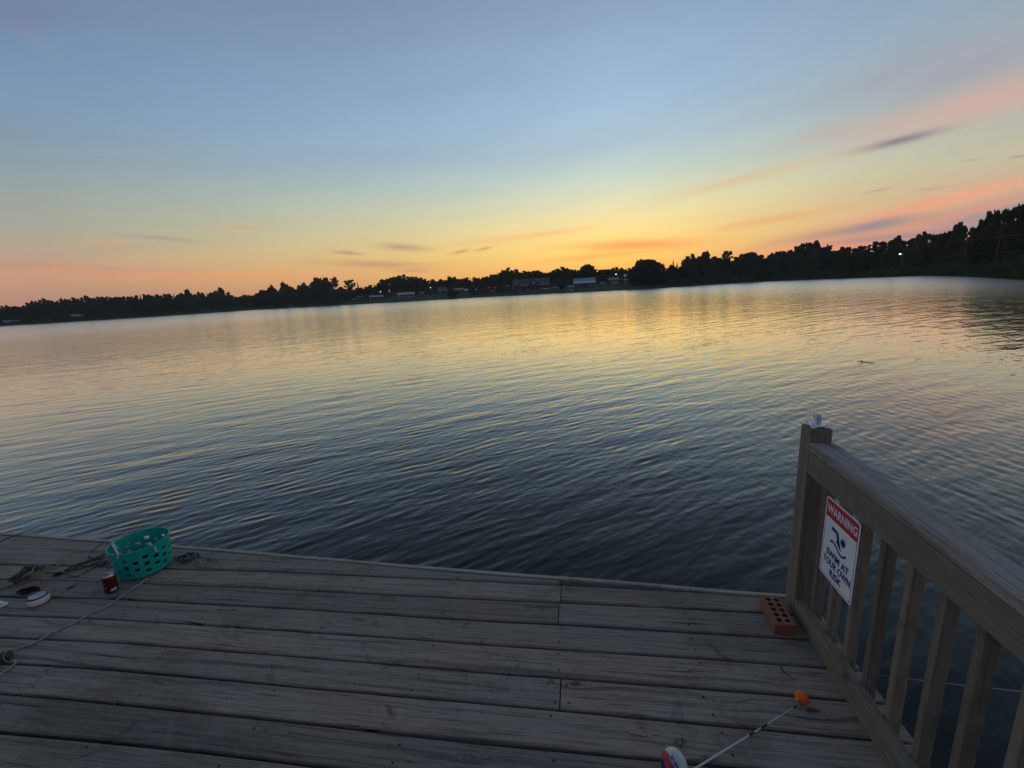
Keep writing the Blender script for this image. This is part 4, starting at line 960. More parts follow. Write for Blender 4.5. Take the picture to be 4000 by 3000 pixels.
# ------------------------------------------------------------------ the dock
EDGE = [(-2.771, 1.438), (-2.148, 1.413), (-1.335, 1.372), (-.865, 1.344), (-.35, 1.316), (.017, 1.303), (.429, 1.28), (.626, 1.269), (0.9, 1.255)]
GAPS = [[(-2.433, 1.233), (-1.941, 1.253), (-1.254, 1.273), (-.829, 1.276), (-.342, 1.279), (.8, 1.282)],
        [(-2.296, 1.15), (-1.832, 1.169), (-1.18, 1.182), (-.781, 1.186), (-.322, 1.188), (.014, 1.194), (.404, 1.198)],
        [(-2.152, 1.063), (-1.727, 1.087), (-1.108, 1.095), (-.733, 1.097), (-.304, 1.098), (.012, 1.104), (.376, 1.105)],
        [(-2.018, .981), (-1.612, .998), (-1.034, 1.004), (-.686, 1.008), (-.285, 1.008), (.009, 1.012), (.349, 1.013)],
        [(-1.878, .896), (-1.5, .912), (-.962, .916), (-.636, .916), (-.265, .917), (.007, .921), (.322, .924)],
        [(-1.739, .812), (-1.393, .826), (-.887, .826), (-.589, .828), (-.248, .83), (.004, .832), (.294, .833)],
        [(-1.598, .727), (-1.27, .734), (-.814, .736), (-.541, .738), (-.228, .738), (.002, .741), (.268, .744)],
        [(-1.451, .637), (-1.154, .645), (-.745, .65), (-.2, .652), (.25, .654)]]
def lf(pts):
    a = np.array(pts) * 1.65
    def f(x):
        if x < a[0, 0]: return float(a[0, 1] + (x - a[0, 0]) * 0.06)
        return float(np.interp(x, a[:, 0], a[:, 1]))
    return f
edge = lf(EDGE); edge_l = edge
edge = lambda x: (2.3727 - 0.0402 * (x + 4.572)) if x < -4.572 else edge_l(x)
lines = [lf(g) for g in GAPS]
for i in range(14): lines.append((lambda k: (lambda x: 1.076 - 0.1485 * k + 0.002 * math.sin(x * 1.3 + k)))(i + 1))
XL, XR = -6.6, 1.15
dock = thing('wooden_dock', 'weathered grey plank dock in the foreground, reaching out over the lake', 'dock', (0, 0, 0))
deck = MB(); NJ = random.Random(4)
JOINTS = {2: [-0.126], 3: [-0.133], 6: [-0.108], 7: [-2.54], 4: [-4.0], 9: [-0.1], 1: [-3.3]}
def board(x0, x1, lo, hi, z0, rid):
    n = max(2, int((x1 - x0) / 0.22)); xs = np.linspace(x0, x1, n + 1); g = 0.006; ch = 0.0062; th = 0.036
    sec = []; warp = NJ.uniform(0, 6); tilt = NJ.uniform(-0.0012, 0.0012)
    for xx in xs:
        xx = float(xx); a = lo(xx) + g; b = hi(xx) - g
        a += 0.0012 * math.sin(xx * 5.3 + warp) + 0.0007 * math.sin(xx * 13 + warp * 2); b += 0.0012 * math.sin(xx * 4.7 + warp * 3) + 0.0007 * math.sin(xx * 15 + warp)
        if b < a + 0.004: b = a + 0.004
        c = min(ch, (b - a) * 0.3); zz = z0 + 0.0012 * math.sin(xx * 1.9 + warp)
        cup = -0.0012
        sec.append([(xx, a, zz - th), (xx, a, zz - ch - tilt), (xx, a + c * 0.35, zz - ch * 0.35 - tilt), (xx, a + c, zz - tilt), (xx, (a + b) / 2, zz + cup), (xx, b - c, zz + tilt), (xx, b - c * 0.35, zz - ch * 0.35 + tilt), (xx, b, zz - ch + tilt), (xx, b, zz - th)])
    m = 9; vs = [p for s_ in sec for p in s_]; fs = []
    for i in range(len(sec) - 1):
        for k in range(m):
            fs.append((i * m + k, (i + 1) * m + k, (i + 1) * m + (k + 1) % m, i * m + (k + 1) % m)[::-1])
    fs.append(tuple(range(m))); fs.append(tuple(range(len(vs) - m, len(vs)))[::-1])
    deck.add(vs, fs, 0, False, rid)
def nail(xx, yy, z=0.0):
    deck.add([(xx + 0.0052 * math.cos(k * 1.0472), yy + 0.0052 * math.sin(k * 1.0472), z + 0.0016) for k in range(6)], [tuple(range(6))], 1, False, 0.5)
rows = [(lines[0], edge)] + [(lines[i + 1], lines[i]) for i in range(len(lines) - 1)]
JX = [-0.12 - 0.61 * k for k in range(-1, 12)]
for r_, (lo, hi) in enumerate(rows):
    if r_ == 1: hi = (lambda h: (lambda xx: min(h(xx), edge(xx) + 0.004)))(hi)
    xr = XR + NJ.uniform(-0.012, 0.012); xe = [XL]
    if r_ == 0: xr = -0.14
    for j in sorted(JOINTS.get(r_ + 1, [])): xe += [j - 0.0025, j + 0.0025]
    xe.append(xr)
    for a, b in zip(xe[::2], xe[1::2]): board(a, b, lo, hi, NJ.uniform(-0.0018, 0.0018), NJ.random())
    for jx in JX:
        js = [j for j in JOINTS.get(r_ + 1, []) if abs(j - jx) < 0.1]
        for q_ in ([js[0] - 0.028, js[0] + 0.028] if js else [jx + NJ.uniform(-.02, .02)]):
            if q_ > xr - 0.02: continue
            a, b = lo(q_), hi(q_)
            if b - a > 0.06:
                for fy in (0.24, 0.76): nail(q_ + NJ.uniform(-.01, .01), a + (b - a) * (fy + NJ.uniform(-.06, .06)))
deck.build('decking', [M['deck'], M['nail']], dock, attr=True)
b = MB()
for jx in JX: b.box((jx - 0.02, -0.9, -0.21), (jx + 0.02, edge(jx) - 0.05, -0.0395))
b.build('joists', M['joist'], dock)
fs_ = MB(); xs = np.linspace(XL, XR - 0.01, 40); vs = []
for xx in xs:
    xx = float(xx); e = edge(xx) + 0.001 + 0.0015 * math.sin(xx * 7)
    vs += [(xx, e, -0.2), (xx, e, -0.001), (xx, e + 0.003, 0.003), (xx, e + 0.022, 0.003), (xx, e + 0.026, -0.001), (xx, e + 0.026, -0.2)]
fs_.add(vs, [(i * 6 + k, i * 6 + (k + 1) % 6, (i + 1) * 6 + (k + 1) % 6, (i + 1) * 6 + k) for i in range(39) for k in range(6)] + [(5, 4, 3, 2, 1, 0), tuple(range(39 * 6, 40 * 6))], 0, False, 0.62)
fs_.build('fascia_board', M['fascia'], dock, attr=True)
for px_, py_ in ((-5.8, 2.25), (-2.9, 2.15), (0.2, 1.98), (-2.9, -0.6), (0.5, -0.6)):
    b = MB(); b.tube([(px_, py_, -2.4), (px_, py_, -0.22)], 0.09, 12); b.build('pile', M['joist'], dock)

# ------------------------------------------------------------------ railing
rail = thing('deck_railing', 'brown painted wooden railing with square balusters at the right end of the dock', 'railing', (1.022, 1.977, 0), -0.0275)
def wbox(name, a, b_, mt, bev=0.004, shear=0.0):
    q_ = MB(); n = 14 if (b_[1] - a[1]) > 0.5 else 1; q_.box(a, b_, 0, bev)
    if shear: q_.v = [(x_, y_, z_ + shear * y_) for x_, y_, z_ in q_.v]
    # run the grain along the piece: the wood shader's grain follows X
    return q_.build(name, mt, rail)
M['post'] = wood_material('painted_post_wood', (0.235, 0.192, 0.135), (0.215, 0.18, 0.135), (0.125, 0.104, 0.078), 0.8, 1.0, 0.7, attr=False)
for key in ('rail', 'cap', 'post'):                       # turn the grain: Y for rails, Z for uprights
    nt = M[key].node_tree
    tcn = [n for n in nt.nodes if n.type == 'TEX_COORD'][0]; links = [l for l in nt.links if l.from_node == tcn]
    mp = nt.nodes.new('ShaderNodeMapping'); mp.inputs['Rotation'].default_value = (0, R(90), 0) if key == 'post' else (0, 0, R(90))
    tos = [l.to_socket for l in links]
    for l in links: nt.links.remove(l)
    nt.links.new(tcn.outputs['Object'], mp.inputs[0])
    for s_ in tos: nt.links.new(mp.outputs[0], s_)
wbox('post', (0, 0, 0.001), (0.089, 0.089, 0.966), M['post'], 0.004)
wbox('rail_board', (0.0, -2.7, 0.757), (0.04, -0.002, 0.862), M['rail'], 0.004, 0.013)
wbox('rail_cap', (-0.003, -2.7, 0.8645), (0.097, -0.002, 0.906), M['cap'], 0.007, 0.013)
wbox('bottom_rail', (0.0, -2.7, 0.002), (0.046, -0.002, 0.092), M['rail'], 0.004, 0.004)
for k in range(20):
    y_ = -0.081 - 0.131 * k + 0.002 * math.sin(k * 2.3)
    if y_ < -2.66: break
    wbox('baluster', (0.0465, y_, 0.001), (0.0855, y_ + 0.028, 0.83), M['post'], 0.003)
b = MB()
for z_ in (0.785, 0.812, 0.838): b.lathe([(0.0, 0), (0.0035, 0)], 8, 0, (-0.0012, -0.014, z_), Matrix.Rotation(-math.pi / 2, 3, 'Y'))
b.build('nails', M['nail'], rail)

# camera style bracket screwed to the post top
br = thing('mounting_bracket', 'white plastic mounting bracket screwed on top of the railing post', 'bracket', (1.067, 2.022, 0.967), 0.02)
b = MB(); c_ = 0.012; w_ = 0.036; poly = [(-w_ + c_, -w_), (w_ - c_, -w_), (w_, -w_ + c_), (w_, w_ - c_), (w_ - c_, w_), (-w_ + c_, w_), (-w_, w_ - c_), (-w_, -w_ + c_)]
b.prism(poly, 0.006, 0.0115)
for sx in (-1, 1):
    for sy in (-1, 1):
        px_, py_ = sx * 0.026, sy * 0.026; b.box((px_ - .009, py_ - .009, 0.0), (px_ + .009, py_ + .009, 0.0062), 0, 0.0015)
b.build('base_plate', M['white_plastic'], br)
for sx in (-1, 1):
    for sy in (-1, 1):
        b = MB(); b.lathe([(0.0, 0.0135), (0.004, 0.0132), (0.0045, 0.0117)], 12, 0, (sx * 0.027, sy * 0.027, 0)); b.build('screw', M['grey_plastic'], br)
for k, xx in enumerate((-0.0095, 0.0, 0.0095)):
    b = MB(); prof = [(-0.011, 0.0117), (0.011, 0.0117), (0.011, 0.046)] + [(0.011 * math.cos(a), 0.046 + 0.011 * math.sin(a)) for a in np.linspace(0.2, 2.94, 10)] + [(-0.011, 0.046)]
    b.prism(prof, xx - 0.0024, xx + 0.0024, 0, lambda x_, y_, z_: (z_, x_, y_))
    for i in range(6): b.box((xx - .002, -0.0135, 0.022 + i * .0045), (xx + .002, -0.011, 0.0245 + i * .0045))
    o = b.build('prong', M['white_plastic'], br)
b = MB(); b.lathe([(0.0, -0.0125), (0.0035, -0.0125)], 12, 0, (0, 0.0, 0.045), Matrix.Rotation(math.pi / 2, 3, 'Y')); b.build('bolt_hole', M['black'], br)

# ------------------------------------------------------------------ warning sign
SW, SH = 0.2395, 0.366
sign = thing('warning_sign', 'white and red rectangular warning sign with a swimmer symbol fixed to the railing balusters', 'sign', (1.0625, 1.8755, 0.70), -0.0275)
def rrect(u0, v0, u1, v1, rad, n=6):
    x0, x1, y0, y1 = u0 * SW, u1 * SW, -v1 * SH, -v0 * SH; P = []
    for cx, cy, a0 in ((x1 - rad, y1 - rad, 0), (x0 + rad, y1 - rad, 90), (x0 + rad, y0 + rad, 180), (x1 - rad, y0 + rad, 270)):
        for k in range(n + 1): a = R(a0 + 90 * k / n); P.append((cx + rad * math.cos(a), cy + rad * math.sin(a)))
    return P
stf = lambda x_, y_, z_: (-z_, -x_, y_)
b = MB(); b.prism(rrect(0, 0, 1, 1, 0.012), 0, 0.0018, 0, stf); b.build('plate', M['white_paint'], sign)
oo, ii = rrect(0.03, 0.02, 0.97, 0.98, 0.009), rrect(0.043, 0.0285, 0.957, 0.9715, 0.007); n = len(oo)
b = MB(); b.add([stf(x_, y_, 0.0021) for x_, y_ in oo + ii], [(i, (i + 1) % n, n + (i + 1) % n, n + i) for i in range(n)]); b.build('border', M['red_paint'], sign)
b = MB(); b.prism(rrect(0.03, 0.02, 0.97, 0.235, 0.008), 0.0018, 0.0024, 0, stf); b.build('header_panel', M['red_paint'], sign)
def lettering(txt, u0, v0, u1, v1, mt, bold=0.03):
    cu = bpy.data.curves.new('lettering', 'FONT'); cu.body = txt; cu.offset = bold; cu.extrude = 0.0; cu.space_character = 1.06; cu.resolution_u = 4
    ob = bpy.data.objects.new('lettering_curve', cu); COL.objects.link(ob); dg = bpy.context.evaluated_depsgraph_get()
    me = bpy.data.meshes.new_from_object(ob.evaluated_get(dg)); bpy.data.objects.remove(ob); bpy.data.curves.remove(cu)
    P = np.array([v.co[:] for v in me.vertices]); mn, mx = P.min(0), P.max(0)
    for v, p in zip(me.vertices, P):
        x_ = (u0 + (p[0] - mn[0]) / (mx[0] - mn[0]) * (u1 - u0)) * SW; y_ = -(v1 + (p[1] - mn[1]) / (mx[1] - mn[1]) * (v0 - v1)) * SH
        v.co = Vector(stf(x_, y_, 0.0029))
    me.materials.clear(); me.materials.append(mt); o = bpy.data.objects.new('lettering', me); COL.objects.link(o); o.parent = sign
    return o
lettering('WARNING', 0.065, 0.07, 0.945, 0.18, M['letter_white'], 0.032)
lettering('SWIM AT', 0.165, 0.612, 0.845, 0.7, M['navy_paint'])
lettering('YOUR OWN', 0.09, 0.722, 0.925, 0.812, M['navy_paint'])
lettering('RISK', 0.33, 0.838, 0.69, 0.93, M['navy_paint'])
b = MB()
def ribbon(pts, wd):
    P = [Vector((u * SW, -v * SH)) for u, v in pts]; P = [Vector((p.x, p.y)) for p in smooth_path([(p.x, p.y, 0) for p in P], 6)]
    vs = []
    for i, p in enumerate(P):
        d = (P[min(i + 1, len(P) - 1)] - P[max(i - 1, 0)]).normalized(); nn = Vector((-d.y, d.x)); hw_ = wd / 2
        vs += [stf(*(p + nn * hw_), 0.0029), stf(*(p - nn * hw_), 0.0029)]
    b.add(vs, [(2 * i, 2 * i + 1, 2 * i + 3, 2 * i + 2) for i in range(len(P) - 1)])
ribbon([(0.255, 0.335), (0.33, 0.333), (0.42, 0.338)], 0.015)
b.add([stf(u * SW, -v * SH, 0.0029) for u, v in [(0.40, 0.318), (0.45, 0.322), (0.475, 0.345), (0.50, 0.40), (0.585, 0.512), (0.535, 0.497), (0.46, 0.468), (0.415, 0.45), (0.44, 0.418), (0.405, 0.358)]], [tuple(range(10))])
b.add([stf(0.612 * SW + 0.0165 * math.cos(a), -0.392 * SH + 0.0165 * math.sin(a), 0.0029) for a in np.linspace(0, 2 * math.pi, 25)[:-1]], [tuple(range(24))])
ribbon([(0.25, 0.508), (0.31, 0.487), (0.40, 0.50), (0.50, 0.535), (0.58, 0.558), (0.66, 0.548), (0.73, 0.512)], 0.0095)
b.build('swimmer_symbol', M['navy_paint'], sign)
for u, v in ((0.05, 0.965), (0.955, 0.968), (0.07, 0.815)):
    b = MB(); b.lathe([(0.0, 0.0), (0.0028 if v > 0.9 else 0.0012, 0.0)], 10, 0, stf(u * SW, -v * SH, 0.0031), Matrix.Rotation(-math.pi / 2, 3, 'Y')); b.build('screw', M['nail'], sign)

# ------------------------------------------------------------------ brick
def make_brick():
    b = MB(); L, Wd, Hh = 0.195, 0.092, 0.057; nx_, ny_ = 2, 5; cw, cl = 0.036, 0.0345; x0, y0 = -cw, -cl * 2.5; K = 16; hr_ = 0.0112
    bm = bmesh.new()
    for i in range(nx_):
        for j in range(ny_):
            cx, cy = x0 + cw * (i + 0.5), y0 + cl * (j + 0.5); ci, sq = [], []
            for k in range(K):
                a = 2 * math.pi * (k + 0.5) / K; c, s_ = math.cos(a), math.sin(a); m_ = max(abs(c), abs(s_))
                ci.append((cx + hr_ * c, cy + hr_ * s_, Hh)); sq.append((cx + cw / 2 * c / m_, cy + cl / 2 * s_ / m_, Hh))
            b.add(sq + ci, [(k, (k + 1) % K, K + (k + 1) % K, K + k) for k in range(K)])
            b.add(ci + [(p[0], p[1], 0.004) for p in ci], [(k, (k + 1) % K, K + (k + 1) % K, K + k)[::-1] for k in range(K)] + [tuple(range(K, 2 * K))], 1)
            for (qx, qy) in ((-1, -1), (1, -1), (1, 1), (-1, 1)):           # square corners left by the ring
                p0 = (cx + qx * cw / 2, cy + qy * cl / 2, Hh)
                near = sorted(sq, key=lambda p: (p[0] - p0[0]) ** 2 + (p[1] - p0[1]) ** 2)[:2]; b.add([p0, near[0], near[1]], [(0, 1, 2)])
    X1, Y1 = cw, cl * 2.5; e = 0.003
    outer = [(-Wd / 2 + e, -L / 2 + e), (Wd / 2 - e, -L / 2 + e), (Wd / 2 - e, L / 2 - e), (-Wd / 2 + e, L / 2 - e)]; inner = [(-X1, -Y1), (X1, -Y1), (X1, Y1), (-X1, Y1)]
    b.add([(x_, y_, Hh) for x_, y_ in outer + inner], [(i, (i + 1) % 4, 4 + (i + 1) % 4, 4 + i) for i in range(4)])
    low = [(-Wd / 2, -L / 2), (Wd / 2, -L / 2), (Wd / 2, L / 2), (-Wd / 2, L / 2)]
    b.add([(x_, y_, Hh) for x_, y_ in outer] + [(x_, y_, Hh - e) for x_, y_ in low] + [(x_, y_, 0) for x_, y_ in low], [(i, (i + 1) % 4, 4 + (i + 1) % 4, 4 + i)[::-1] for i in range(4)] + [(4 + i, 4 + (i + 1) % 4, 8 + (i + 1) % 4, 8 + i)[::-1] for i in range(4)] + [(11, 10, 9, 8)])
    o = b.build('brick', [M['brick'], M['brick_hole']], None, (0.93, 1.932, 0.0025), -0.06)
    return tag(o, 'reddish perforated brick with ten round holes lying against the railing post', 'brick')
make_brick()

# ------------------------------------------------------------------ teal basket
BC = Vector((-2.859, 2.071, 0.002)); BH, BR0, BR1 = 0.2, 0.138, 0.156
bk = thing('laundry_basket', 'round teal plastic basket with square holes and white rope ties at the dock edge', 'basket', BC)
NU, NV = 144, 50; b = MB(); vs = []
for j in range(NV + 1):
    z = BH * j / NV; rr = BR0 + (BR1 - BR0) * j / NV - 0.012 * max(0, 1 - j / 4) ** 2
    for i in range(NU):
        a = 2 * math.pi * i / NU; vs.append((rr * math.cos(a), rr * math.sin(a), z))
def hole(i, j):
    c = i // 8; u = (i % 8); z = (j + 0.5) / NV * BH
    if not 1 <= u <= 4: return False
    zs = (0.046, 0.095, 0.144) if c % 2 == 0 else (0.07, 0.12)
    return any(abs(z - q_) < 0.0115 for q_ in zs)
b.add(vs, [(j * NU + i, j * NU + (i + 1) % NU, (j + 1) * NU + (i + 1) % NU, (j + 1) * NU + i) for j in range(NV) for i in range(NU) if not hole(i, j)], 0, True)
wall = b.build('wall', M['teal'], bk); sm_ = wall.modifiers.new('thickness', 'SOLIDIFY'); sm_.thickness = 0.0028; sm_.offset = 0
b = MB(); b.tube([(BR1 * math.cos(a), BR1 * math.sin(a), BH) for a in np.linspace(0, 2 * math.pi, 65)], 0.0042, 8, 0, False); b.build('rim', M['teal'], bk)
b = MB(); b.lathe([(0.0, 0.004), (BR0 - 0.013, 0.004), (BR0 - 0.011, 0.001)], 48); b.build('bottom', M['teal'], bk)
P3 = lambda px, py, z: Vector(on_z(px, py, z))
def rope_tie(pts, rad=0.0055):
    b = MB(); pts = smooth_path([p - BC for p in pts], 6); b.tube(pts, rad, 8); b.build('rope_tie', M['rope'], bk)
a_, c_ = P3(437, 2122, 0.204), P3(461, 2166, 0.202)
rope_tie([a_ + Vector((-.012, .01, -.03)), a_, a_ * 0.6 + c_ * 0.4 + Vector((0, 0, -.004)), c_ + Vector((0, 0, .004)), c_ + Vector((.006, -.012, -.02))])
rope_tie([a_ + Vector((0, 0, .002)), a_ + Vector((.02, -.004, -.012)), P3(462, 2145, .17)], 0.0045)
d_ = P3(590, 2127, 0.2065)
rope_tie([P3(578, 2126, .19), P3(584, 2122, .204), d_, P3(600, 2134, .188), P3(606, 2144, .175), P3(613, 2157, .158)], 0.0052)
rope_tie([d_ + Vector((-.008, .004, .002)), d_ + Vector((.002, -.006, .006)), P3(598, 2137, .184), P3(600, 2146, .17)], 0.0042)
# dark net piled in the basket
q = np.random.default_rng(2); b = MB()
for k in range(60):
    pts = [(BC.x + rr * math.cos(a), BC.y + rr * math.sin(a), 0.012 + z) for rr, a, z in zip(q.uniform(0.0, 0.118, 5), q.uniform(0, 6.28, 5), q.uniform(0.0, 0.08, 5))]
    b.tube(smooth_path(pts, 5), 0.0045, 5)
tag(b.build('net_pile', M['dirt']), 'dark damp net heaped inside the teal basket', 'net')

# rope from the basket to a dark float at the left edge
b = MB(); rp = [P3(px, py, 0.007) for px, py in [(578, 2257), (540, 2287), (490, 2318), (445, 2350), (400, 2376), (360, 2394), (325, 2413), (285, 2435), (250, 2450), (218, 2466), (190, 2476), (160, 2497), (130, 2511), (100, 2523), (72, 2531)]]
rp = [p + Vector((q.normal(0, .0025), q.normal(0, .0025), 0.0)) for p in rp]
b.tube(smooth_path(rp, 6), 0.0046, 8)
b.tube(smooth_path([P3(*p) for p in [(50, 2578, .02), (57, 2584, .012), (60, 2590, .007), (40, 2608, .006), (15, 2624, .006), (-20, 2650, .006)]], 6), 0.0046, 8)
b.tube(smooth_path([P3(*p) for p in [(72, 2531, .008), (50, 2540, .02), (38, 2535, .03), (44, 2552, .025), (52, 2556, .012)]], 5), 0.0046, 8)
tag(b.build('mooring_rope', M['oldrope']), 'thin grey white rope trailing over the boards from the basket', 'rope')
fl_ = thing('rope_float', 'dark mossy float bound with rope at the left edge of the boards', 'float', P3(6, 2568, 0.024), 0.5); fl_.scale = (0.75, 0.75, 0.75)
b = MB(); b.lathe([(0.0, -.06), (.018, -.055), (.03, -.03), (.034, 0), (.03, .03), (.018, .055), (0, .06)], 20, 0, (0, 0, 0), Matrix.Rotation(R(80), 3, 'Y')); b.build('float_body', mat('mossy_float', (0.06, 0.06, 0.05), 0.9, 0.25, 50), fl_)
b = MB()
for sx in (-.03, 0.0, .034): b.tube([(sx + .004 * math.sin(a * 2), .0345 * math.cos(a), .0345 * math.sin(a)) for a in np.linspace(0, 2 * math.pi, 21)], 0.003, 6, 0, False)
b.build('rope_wrap', M['netpale'], fl_)

# cast net bundle and its lines
nb = thing('fishing_net', 'tan and olive cast net bundle with loose twine beside the basket', 'net', (0, 0, 0))
b = MB(); p0, p1 = P3(66, 2276, 0.02), P3(152, 2226, 0.02)
for k in range(80):
    o0 = Vector((q.normal(0, .012), q.normal(0, .012), abs(q.normal(0, .012)))); o1 = Vector((q.normal(0, .014), q.normal(0, .012), abs(q.normal(0, .01))))
    m1 = p0.lerp(p1, 0.33) + Vector((q.normal(0, .02), q.normal(0, .02), abs(q.normal(0, .022)) + .008)); m2 = p0.lerp(p1, 0.7) + Vector((q.normal(0, .016), q.normal(0, .016), abs(q.normal(0, .016)) + .006))
    b.tube(smooth_path([p0 + o0 * .5, m1, m2, p1 + o1], 5), 0.0055, 5, 1 if k % 3 == 0 else 0)
b.build('net_bundle', [M['net'], M['netpale']], nb)
for pts, pale, rad in (([(250, 2230), (300, 2205), (350, 2188), (412, 2164)], 0, .005), ([(252, 2232), (330, 2216), (380, 2199), (418, 2190)], 0, .0045), ([(175, 2238), (240, 2238), (295, 2252), (330, 2236), (370, 2216), (425, 2200)], 0, .0035),
                       ([(345, 2172), (372, 2182), (410, 2176)], 0, .004), ([(360, 2200), (390, 2206), (420, 2196)], 0, .004), ([(255, 2226), (285, 2222), (340, 2196), (410, 2178)], 0, .004),
                       ([(155, 2222), (200, 2208), (235, 2188), (262, 2172), (300, 2143)], 1, .0022), ([(150, 2218), (180, 2212), (215, 2216), (235, 2205), (260, 2180)], 1, .002), ([(155, 2308), (165, 2290), (176, 2262), (205, 2246), (240, 2235)], 1, .0018),
                       ([(0, 2302), (30, 2294), (52, 2284), (70, 2270)], 0, .003), ([(160, 2226), (190, 2206), (225, 2206), (200, 2222), (165, 2226)], 1, .0022), ([(350, 2160), (385, 2130), (405, 2112)], 0, .0025), ([(424, 2170), (425, 2205), (420, 2238)], 0, .0025)):
    b = MB(); b.tube(smooth_path([P3(px, py, 0.006) for px, py in pts], 6), rad, 6); b.build('twine', M['netpale' if pale else 'net'], nb)

def clump(label, cx, cy, rad, num, size=0.006, squash=0.35, mt='dirt', name='weed_clump'):
    c = P3(cx, cy, 0.003); V, F = leaf_cloud(q, [(0, 0, 0.004)], [(rad, rad * 0.8, rad * squash)], [num], size); V[:, 2] = np.maximum(V[:, 2], 0.0)
    V[:, 0] += 0.4 * rad * np.sin(V[:, 1] * 90)
    o = bpy.data.objects.new(name, cloud_mesh(name, V, F, M[mt])); COL.objects.link(o); o.location = c
    tag(o, label, 'weed', 'scraps of dark weed on the dock')
clump('spread of dark dried weed right of the teal basket', 735, 2182, 0.075, 260)
clump('fainter crumbs of weed on the boards well right of the basket', 800, 2200, 0.07, 90, 0.005)
clump('small dark weed lump between net bundle and basket', 229, 2244, 0.022, 120)
clump('long dark weed scrap lying above the white line spool', 112, 2310, 0.05, 260, 0.007)
clump('mossy crumbs on the board above the fishing reel', 2660, 2900, 0.022, 60, 0.003, 0.1, 'net')
clump('dark smear of weed left of the soda can', 275, 2296, 0.02, 50, 0.004, 0.2)

# soda can
can = thing('soda_can', 'dented dark red soda can standing open against the teal basket', 'can', (-2.846, 1.846, 0.0025), 0.6)
can.rotation_euler = (R(-3), R(2), 0.6)
b = MB(); b.lathe([(0.0, 0.006), (0.02, 0.004), (0.024, 0.0), (0.027, 0.002), (0.0325, 0.012), (0.033, 0.02), (0.0322, 0.055), (0.0328, 0.075), (0.033, 0.1), (0.0318, 0.106)], 40)
for i in range(len(b.v)):
    x_, y_, z_ = b.v[i]; d_ = math.exp(-((z_ - .05) / .02) ** 2) * max(0, -y_ / .033) ** 3 * 0.005; b.v[i] = (x_, y_ + d_, z_)
b.build('body', M['can_red'], can)
b = MB(); b.lathe([(0.0318, 0.106), (0.0272, 0.118), (0.027, 0.1205), (0.0262, 0.1215), (0.0252, 0.1195), (0.0246, 0.117), (0.0, 0.1172)], 40); b.build('lid', M['alu'], can)
b = MB(); b.add([(0.012 * math.cos(a) * 0.8 - 0.002, -0.011 + 0.0085 * math.sin(a), 0.1180) for a in np.linspace(0, 6.283, 17)[:-1]], [tuple(range(16))]); b.build('opening', M['black'], can)
b = MB(); b.box((-0.006, -0.002, 0.1178), (0.006, 0.016, 0.1192), 0, 0.0006); b.build('pull_tab', M['alu'], can)
def can_patch(name, a0, a1, z0, z1, mt, slope=0.0):
    b = MB(); vs = []; n_ = 10
    for i in range(n_ + 1):
        a = R(a0 + (a1 - a0) * i / n_)
        for z in (z0, z1): vs.append((0.0336 * math.cos(a), 0.0336 * math.sin(a), z + slope * i / n_))
    b.add(vs, [(2 * i, 2 * i + 2, 2 * i + 3, 2 * i + 1) for i in range(n_)], 0, True); b.build(name, mt, can)
can_patch('label_panel', -75, -25, 0.014, 0.03, M['paper'], 0.004)
can_patch('label_stripe', -150, -105, 0.05, 0.056, M['grey_plastic'], 0.022)
can_patch('label_stripe', -140, -100, 0.03, 0.035, M['grey_plastic'], 0.014)

# line spool
sp = thing('line_spool', 'small white fishing line spool with a printed maroon rimmed label lying on the boards', 'spool', (-3.212, 1.728, 0.0025), 0.3)
b = MB(); b.lathe([(0.0, 0.0), (0.044, 0.0), (0.0475, 0.003), (0.048, 0.02), (0.047, 0.039), (0.044, 0.042)], 40); b.build('spool_side', mat('cream_spool_plastic', (0.72, 0.7, 0.62), 0.35, 0.12, 25), sp)
b = MB(); b.lathe([(0.048, 0.0395), (0.049, 0.0425), (0.046, 0.046), (0.037, 0.0455)], 40); b.build('rim', M['maroon'], sp)
b = MB(); b.lathe([(0.037, 0.0453), (0.012, 0.0455), (0.011, 0.043), (0.0, 0.043)], 32); b.build('label_disc', M['paper'], sp)
# pale plastic scrap at the left edge
b = MB(); b.tube([P3(-25, 2348, .008), P3(5, 2356, .008), P3(32, 2357, .006)], [0.012, 0.010, 0.004], 8); b.tube([P3(-25, 2378, .008), P3(2, 2370, .008), P3(30, 2358, .007)], [0.009, 0.008, 0.004], 8)
tag(b.build('plastic_scrap', M['white_plastic']), 'forked white plastic scrap at the left edge of the dock', 'scrap')
# dark rod propped over the dock edge, far left
b = MB(); a_, c_ = P3(-60, 2139, 0.03), P3(146, 2060, 0.17); b.tube([a_, a_.lerp(c_, .5) + Vector((0, 0, .003)), c_], [0.0055, 0.004, 0.002], 8)
rd = thing('fishing_pole', 'thin dark fishing pole sticking out over the dock edge at far left', 'fishing pole', a_); o = b.build('rod_blank', M['black'], None); o.data.transform(Matrix.Translation(-a_)); o.parent = rd
b = MB(); b.tube([c_ - a_ + Vector((.004 * math.cos(t_), .001, .006 + .005 * math.sin(t_))) for t_ in np.linspace(0, 6.283, 13)], 0.0009, 5, 0, False); b.build('tip_guide', M['grey_plastic'], rd)

